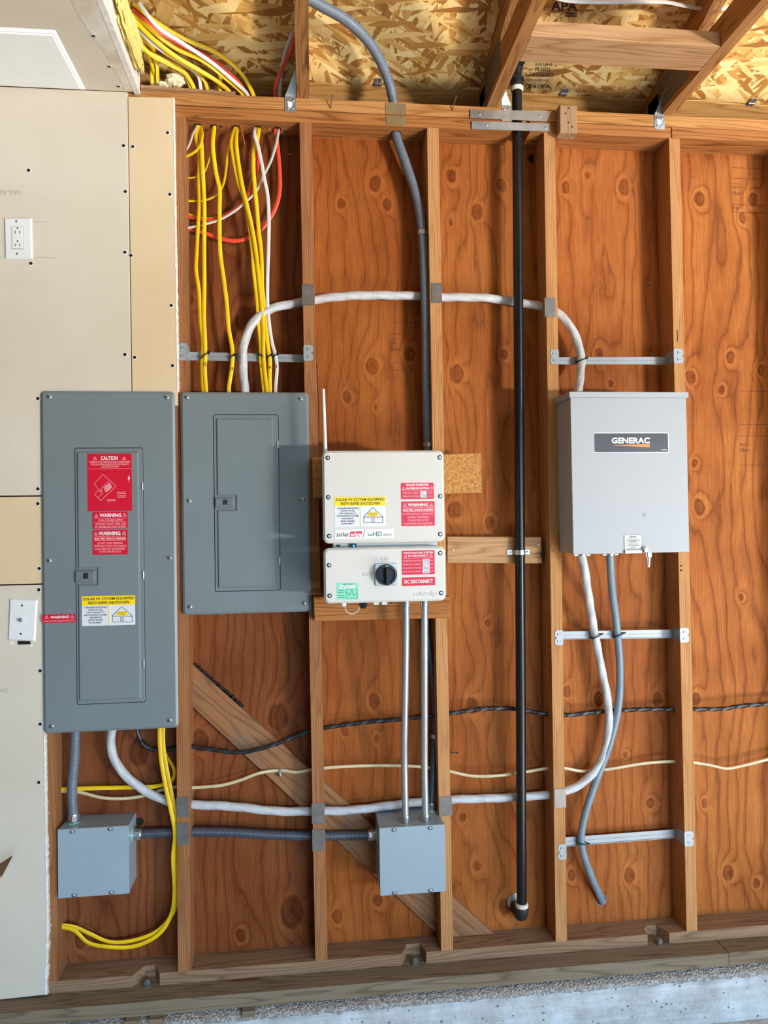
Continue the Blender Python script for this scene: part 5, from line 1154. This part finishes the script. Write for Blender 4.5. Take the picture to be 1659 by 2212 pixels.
# ---- hurricane ties at the truss feet
def hurricane(xt, side, label, lo, hi_z=2.80):
    """lo: pixel rectangle of the leg on the top plate"""
    x0, z0, x1, z1 = box_px(*lo, 0); t = thing('hurricane_tie', ((x0+x1)/2, 0, z0), label, 'metal tie', 'steel ties at the truss feet')
    MB().prism([(x0, z0+.003), (x0+.003, z0), (x1-.003, z0), (x1, z0+.003), (x1, z1), (x0, z1)], -.0003, -.0018).build('lower_leg', 'galv', t)
    xe = xt+side*.0195
    mb = MB(); a = [(x0, -.0018, z1), (x1, -.0018, z1), (xe, -.045, hi_z), (xe, -.012, hi_z)]; b_ = [(p, q+.0014, r_) for p, q, r_ in a[:2]]+[(p+side*.0014, q, r_) for p, q, r_ in a[2:]]
    mb.hexa([a[0], a[1], a[2], a[3], b_[0], b_[1], b_[2], b_[3]]); mb.build('twist_strap', 'galv', t)
    w, h = x1-x0, z1-z0
    for u, v in ((.25, .75), (.3, .25), (.75, .8), (.72, .3)): inst(SCREW_T, 'nail_head', (x0+w*u, -.0018, z0+h*v), t)
    MB().box(x0+w*.3, x0+w*.68, -.0022, -.0017, z0+h*.3, z0+h*.7).build('stamp_label', 'lblwhite', t)
hurricane(-.001, -1, 'steel tie at the foot of the left roof truss', (615, 211, 639, 243)); hurricane(1.222, -1, 'steel tie at the foot of the right roof truss', (1413, 250, 1435, 280))
hurricane(.619, 1, 'steel tie partly hidden behind the strap plates at the black pipe', (1084, 228, 1104, 262))
# ---- strap plates across the notched top plates
for lab, P, S in (('upper of two shiny strap plates across the notch for the black pipe', [(1016, 254.5), (1180, 262), (1192, 240), (1016, 236.5)], [(1036, 246), (1166, 250)]),
                  ('lower of two shiny strap plates across the notch for the black pipe', [(1019, 278.5), (1188, 284), (1187, 267), (1019, 261)], [(1051, 270), (1178, 276)])):
    y = -.0045; o = MB().prism(poly_px(P, y), y+.0025, y).build('strap_plate', 'galv'); tag(o, lab, 'metal plate', 'strap plates at the pipe notch')
    for s in S: inst(SCREW_T, 'screw', at(*s, y), o)
x0, z0, x1, z1 = box_px(1209, 227, 1247, 287, -.037); o = MB().prism(rect(x0, z0, x1, z1), -.0005, -.037, .002).build('scrap_block', 'blockz'); tag(o, 'short upright scrap block nailed over the top plates near the pipe', 'wood block')
for c in ((1228, 234), (1222, 245), (1228, 265), (1236, 274)): p = at(*c, -.037); MB().cyl((p.x, -.0368, p.z), (p.x, -.0375, p.z), .003, n=10).build('nail_hole', 'ink', o)
# ---- sheathing clips on the edge of the roof deck
for (px, py), lab in (((818, 176), 'sheathing clip on the deck edge beside the curved grey conduit'), ((1220, 198), 'sheathing clip on the deck edge between the two right trusses'), ((1626, 219), 'sheathing clip on the deck edge at the far right')):
    p = at_roof(px, py, .003); t = thing('sheathing_clip', p, lab, 'clip', 'sheathing clips along the roof deck')
    for nm, dx, w in (('lip', -.012, .012), ('lip', .004, .006)):
        a = Vector((p.x+dx, p.y-.012, p.z+RS*.012)); b_ = Vector((p.x+dx, p.y+.016, p.z-RS*.016)); mb = MB(); u = .002
        mb.add([a, a+Vector((w, 0, 0)), b_+Vector((w, 0, 0)), b_, a-Vector((0, 0, u)), a+Vector((w, 0, -u)), b_+Vector((w, 0, -u)), b_-Vector((0, 0, u))], [(0, 1, 2, 3), (7, 6, 5, 4), (0, 4, 5, 1), (1, 5, 6, 2), (2, 6, 7, 3), (3, 7, 4, 0)]); mb.build(nm, 'galv', t)
    mb = MB(); mb.box(p.x-.012, p.x+.012, p.y+.004, p.y+.012, p.z-.006, p.z-.0035); mb.build('cross_bar', 'galv', t)
# ---- bent nails standing out of the plate
for a, b_, lab in (((714, 235), (718, 207), 'bent nail sticking up from the top plate left of the brown nail plates'), ((977, 239), (985, 208), 'bent nail sticking up from the top plate right of the brown nail plates')):
    p, q_ = at(*a, 0), at(*b_, -.025); o = MB(); o.cyl(p, q_, .0017, n=8); o.cyl(q_, q_+(q_-p).normalized()*.0012, .004, n=10); tag(o.build('nail', 'rust'), lab, 'nail', 'bent nails on the top plate')
p = at(975, 1626, .06); q_ = at(989, 1626, .06); o = MB(); o.cyl(at(972, 1626, .06), q_, .0016, n=8); o.cyl(q_, q_+Vector((.001, 0, 0)), .004, n=10); tag(o.build('nail', 'ink'), 'dark nail poking sideways out of the stud right of the steel conduits', 'nail')
# ---- shiny nail tips on the sheathing
for k, (a, b_, lab) in enumerate((((955, 353), (966, 348), 'shiny nail tip near the top right of the long grey conduit'), ((957, 480), (973, 479), 'shiny nail tip level with the conduit strap'), ((1494, 385), (1504, 379), 'shiny nail tip below the top plate at the far right'),
        ((1618, 716), (1624, 732), 'shiny nail tip right of the upper bracket'), ((1393, 607), (1408, 613), 'upper shiny nail tip left of the right stud'), ((1395, 698), (1408, 698), 'lower shiny nail tip left of the right stud'),
        ((1363, 1844), (1380, 1853), 'left of two nail tips below the lowest bracket'), ((1385, 1847), (1401, 1856), 'right of two nail tips below the lowest bracket'), ((620, 333), (632, 333), 'nail tip in the bay of yellow cables'))):
    p, q_ = at(*a, PLY), at(*b_, PLY-.014); tag(MB().cyl(p, q_, .0011, n=6).build('nail_tip', 'zinc'), lab, 'nail', 'nail tips on the sheathing')
# ---- cable clip on the brace
c = at(605, 1667, .06); t = thing('cable_clip', (c.x, .069, c.z-.01), 'small metal clip holding the cream cable on the brace', 'clip')
MB().prism(rr(c.x-.0055, c.z-.016, c.x+.0055, c.z+.008, .004, 3), .0688, .055, .003).build('clip_body', 'galv', t); inst(SCREW_T, 'screw', (c.x, .055, c.z-.01), t)
# ---- anchor bolts in the notches of the plate
for (px, py, yy), lab in (((317, 2126, .012), 'rusty anchor bolt and washer in the left notch of the bottom plate'), ((897, 2078, .02), 'anchor bolt in the middle notch of the bottom plate'), ((1425, 2034, .02), 'anchor bolt with nut in the right notch of the bottom plate')):
    p = atz(px, py, -.03); y_ = min(max(p.y, .006), .03); t = thing('anchor_bolt', (p.x, y_, -.0365), lab, 'bolt', 'anchor bolts in the plate notches')
    MB().cyl((p.x, y_, -.0364), (p.x, y_, -.033), .015, n=20).build('washer', 'galvdull', t, True); MB().cyl((p.x, y_, -.033), (p.x, y_, -.022), .0105, n=6).build('nut', 'bolt', t); MB().cyl((p.x, y_, -.022), (p.x, y_, -.0185), .0062, n=14).build('bolt_end', 'bolt', t, True)
# ---- shims under the sill
for r, lab in (((270, 2186, 301, 2202), 'left shim of the close pair under the sill plate'), ((322, 2181, 353, 2197), 'right shim of the close pair under the sill plate'), ((523, 2160, 551, 2172), 'single wood shim under the sill plate below the second bay')):
    x0, z0, x1, z1 = box_px(*r, -.085); o = MB().box(x0, x1, -.0905, -.01, -.098, -.0785).build('wood_shim', 'treated'); tag(o, lab, 'shim', 'wood shims under the sill')
# ---- spray foam
def blob(name, label, c, rad, mat, seed, sub=4, amp=.35, fr=2.2):
    bm = bmesh.new(); bmesh.ops.create_icosphere(bm, subdivisions=sub, radius=1)
    for v in bm.verts:
        n_ = noise.noise(v.co*fr+Vector((seed, 0, 0)))+.5*noise.noise(v.co*fr*2.3+Vector((0, seed, 0))); v.co = Vector((v.co.x*rad[0], v.co.y*rad[1], v.co.z*rad[2]))*(1+amp*n_)
    me = bpy.data.meshes.new(name); bm.to_mesh(me); bm.free(); shade(me, True); me.materials.append(mt[mat]); o = bpy.data.objects.new(name, me); COL.objects.link(o); o.location = c; ORG[o.name] = Vector(c)
    return tag(o, label, 'foam')
c = atx(262, 30, -.49); blob('spray_foam', 'yellow spray foam bulging over the edge of the ceiling drywall', (-.495, -.17, 2.80), (.016, .15, .05), 'foam', 1.3, 5, .45, 2.6)
blob('spray_foam', 'larger pale lump of spray foam lying on the top plate', at(378, 176, .03)+Vector((0, 0, .0)), (.028, .022, .02), 'foamw', 4.1); blob('spray_foam', 'smaller pale lump of spray foam lying on the top plate', at(350, 184, .02), (.018, .015, .009), 'foamw', 8.3)
# splintered wood strip lying on the plate
x0, x1 = at(304, 200, -.01).x, at(508, 200, -.01).x; mb = MB(); n = 40; vs = []; fs = []
for i in range(n+1):
    x = x0+(x1-x0)*i/n; h = .014*(1-.6*i/n)+.004*noise.noise((x*40, 0, 0)); vs += [(x, -.012, 2.7335), (x, -.008, 2.7335+h), (x, .03, 2.7335+h*.9), (x, .03, 2.7335)]
for i in range(n):
    for k in range(4): a = i*4+k; b_ = i*4+(k+1) % 4; fs.append((a, b_, b_+4, a+4))
fs += [(3, 2, 1, 0), (n*4, n*4+1, n*4+2, n*4+3)]; o = mb.add(vs, fs).build('splintered_strip', 'blockx'); tag(o, 'splintered wood strip lying on the top plate under the cable fan', 'wood strip')
# ---- drilled holes under the top plate with torn splinters
k = 0
for (zx, zy, r) in ((295, 118, .013), (460, 112, .011), (540, 118, .007), (700, 112, .013), (935, 112, .015), (1148, 118, .014)):
    c = at(370+zx/5.027, 250+zy/5.027, .045); MB().cyl((c.x, .045, ZTOP-.0006), (c.x, .045, ZTOP+.0005), r, n=18).build('drilled_hole', 'hole', back)
c = at(855, 288, .044); MB().cyl((c.x, .044, ZTOP-.0006), (c.x, .044, ZTOP+.0005), .019, n=22).build('drilled_hole', 'hole', back)
mb = MB()
for (zx, zy, n) in ((375, 125, 10), (535, 125, 6), (650, 118, 4), (765, 125, 12), (870, 125, 4), (985, 128, 10), (1080, 135, 7), (1195, 140, 9)):
    for j in range(n):
        p = at(370+(zx+random.uniform(-35, 35))/5.027, 250+zy/5.027, random.uniform(.03, .055)); p.z = ZTOP+.001
        q1 = p+Vector((random.uniform(-.004, .004), random.uniform(-.003, .003), -random.uniform(.003, .008))); q2 = q1+Vector((random.uniform(-.006, .006), 0, -random.uniform(.001, .007)))
        mb.tube([p, q1, q2], .0007, n=4, step=.004)
p = at(370+755/5.027, 250+130/5.027, .03); p.z = ZTOP; q1 = at(370+785/5.027, 250+250/5.027, .028); mb.tube([p, q1, at(370+798/5.027, 250+312/5.027, .028)], .0016, n=5)
tag(mb.build('wood_splinters', 'splinter'), 'torn orange wood splinters hanging around the drilled cable holes', 'splinters', kind='stuff')
# shavings on the plate and bits in the bays
mb = MB()
for i in range(160):
    x = random.uniform(-.75, 1.5); y = random.uniform(.005, .085); s = random.uniform(.001, .004); a = random.uniform(0, 3.1); dx, dy = s*math.cos(a), s*math.sin(a)*.6
    if any(l-.01 < x < r_+.01 for l, r_ in nl) and y < .055: continue
    mb.add([(x-dx, y-dy, .0008), (x+dy*.4, y-dx*.4, .0008), (x+dx, y+dy, .0012), (x-dy*.4, y+dx*.4, .0012)], [(0, 1, 2, 3)])
tag(mb.build('sawdust_flecks', 'blockx'), 'pale wood flecks scattered along the bottom plate', 'sawdust', kind='stuff')
# ---- frieze vent mesh behind the top plate
vm = meshplate('vent_mesh'); 
p0, p1 = at(562, 207, .15), at(592, 194, .15)
tag(MB().prism(rr(p0.x, p0.z-.03, p1.x, p1.z, .012, 4), .153, .15).build('vent_screen', vm), 'grey wire vent screen above the top plate beside the left truss', 'vent')
# ---- ink stamps on the sheathing
def stamp(x0, y0, w, rows):
    for (dy, s, h, ww) in rows:
        if s == '-':
            a, b_ = at(x0, y0+dy, PLY-.0006), at(x0+ww, y0+dy, PLY-.0006); MB().box(a.x, b_.x, PLY-.0008, PLY-.0003, a.z-.0006*h, a.z+.0006*h).build('stamp_mark', 'inkply', back)
        else: txt(s, (x0, y0+dy, x0+ww, y0+dy+h), PLY-.0006, 'inkply', back, name='stamp_mark')
stamp(1582, 362, 70, [(0, '-', 1, 60), (23, '-', 1.2, 60), (35, '-', 1.4, 20), (40, '303-6', 5, 20), (50, '16oc', 9, 20), (80, '-', 1, 68), (85, 'PE', 6, 14), (96, '-', 1.4, 68)])
stamp(1598, 845, 60, [(0, '-', 1, 60), (72, '-', 1.4, 60), (97, '-', 1.2, 60), (113, '303-6', 5, 20), (122, '16oc', 9, 22), (160, '-', 1, 60)])
stamp(840, 697, 70, [(0, '-', 1, 70), (24, '-', 1.3, 50), (36, '-', 1.6, 18), (41, '303', 6, 15), (52, '16oc', 9, 26), (87, '-', 1.2, 30), (92, 'PE', 6, 10), (102, '-', 1.5, 60)])
# ---- splits and gaps in the wood
P = [at(686, 785, -.0006), at(690, 870, -.0006), at(693, 970, -.0006)]
MB().tube([at(684, 785, .05), at(688, 870, .05), at(690, 968, .05)], .0018, n=6).build('dark_gap_strip', 'black');  # black strip standing in for the shade in the gap beside the stud
tag(bpy.data.objects['dark_gap_strip'], 'thin black strip added as the shade of the gap beside the stud behind the antenna', 'gap')
c = at(1463, 725, 0); MB().box(c.x-.0012, c.x+.0012, -.0006, .0002, c.z-.02, c.z+.02).build('saw_kerf', 'hole', back)
for px, py in ((1471, 1222), (1471, 1232)): c = at(px, py, 0); MB().cyl((c.x, .0002, c.z), (c.x, -.0006, c.z), .0032, n=10).build('nail_hole', 'hole', back)
# knocked-out hole in the plywood beside the left junction box, dark corner hole by the pipe
c = at(302, 1774, PLY); mb = MB(); n = 14
mb.add([(c.x+(.011+.003*random.random())*math.cos(2*math.pi*i/n), PLY-.0006, c.z+(.011+.003*random.random())*math.sin(2*math.pi*i/n)) for i in range(n)], [tuple(range(n))]).build('drilled_hole', 'hole', back)
MB().add([at(1138, 342, PLY-.0006), at(1152, 356, PLY-.0006), at(1153, 330, PLY-.0006)], [(0, 1, 2)]).build('corner_hole', 'hole', back)
# metal scrap and glint at the foot of the left bay
p = at(128, 2085, .03); o = MB().prism(rr(p.x-.008, .0005, p.x+.006, .05, .006, 3), .034, .03).build('metal_scrap', 'galvdull'); tag(o, 'bent dark metal scrap standing at the foot of the left stud', 'scrap')
# white jamb trim strip at the left stud under the panel
# ---- cardboard box just outside the frame, one flap showing
cb = thing('cardboard_box', (-1.12, -.16, -.245), 'brown cardboard box whose flap corner shows at the left edge', 'box')
mb = MB(); X0, X1, Y0, Y1, Z0, Z1 = -1.36, -.965, -.26, -.04, -.245, .335; w = .004
for (a, b_, c, d) in ((X0, X1, Y0, Y0+w), (X0, X1, Y1-w, Y1), (X0, X0+w, Y0, Y1), (X1-w, X1, Y0, Y1)): mb.box(a, b_, c, d, Z0, Z1)
mb.box(X0, X1, Y0, Y1, Z0, Z0+w); mb.build('box_walls', 'card', cb)
A_, B_, C_, D_ = Vector((X1-.002, Y0, Z1)), Vector((X1-.002, Y1, Z1)), at(12, 1893, -.09), at(26, 1852, -.15)
D_ = at(26, 1852, -.17); C_ = at(4, 1894, -.17)
mb = MB(); nn = Vector((0, .003, .004)); q4 = [A_, C_, D_, B_+Vector((0, -.02, .02))]
mb.hexa(q4+[p+nn for p in q4]); mb.build('flap', 'card', cb)
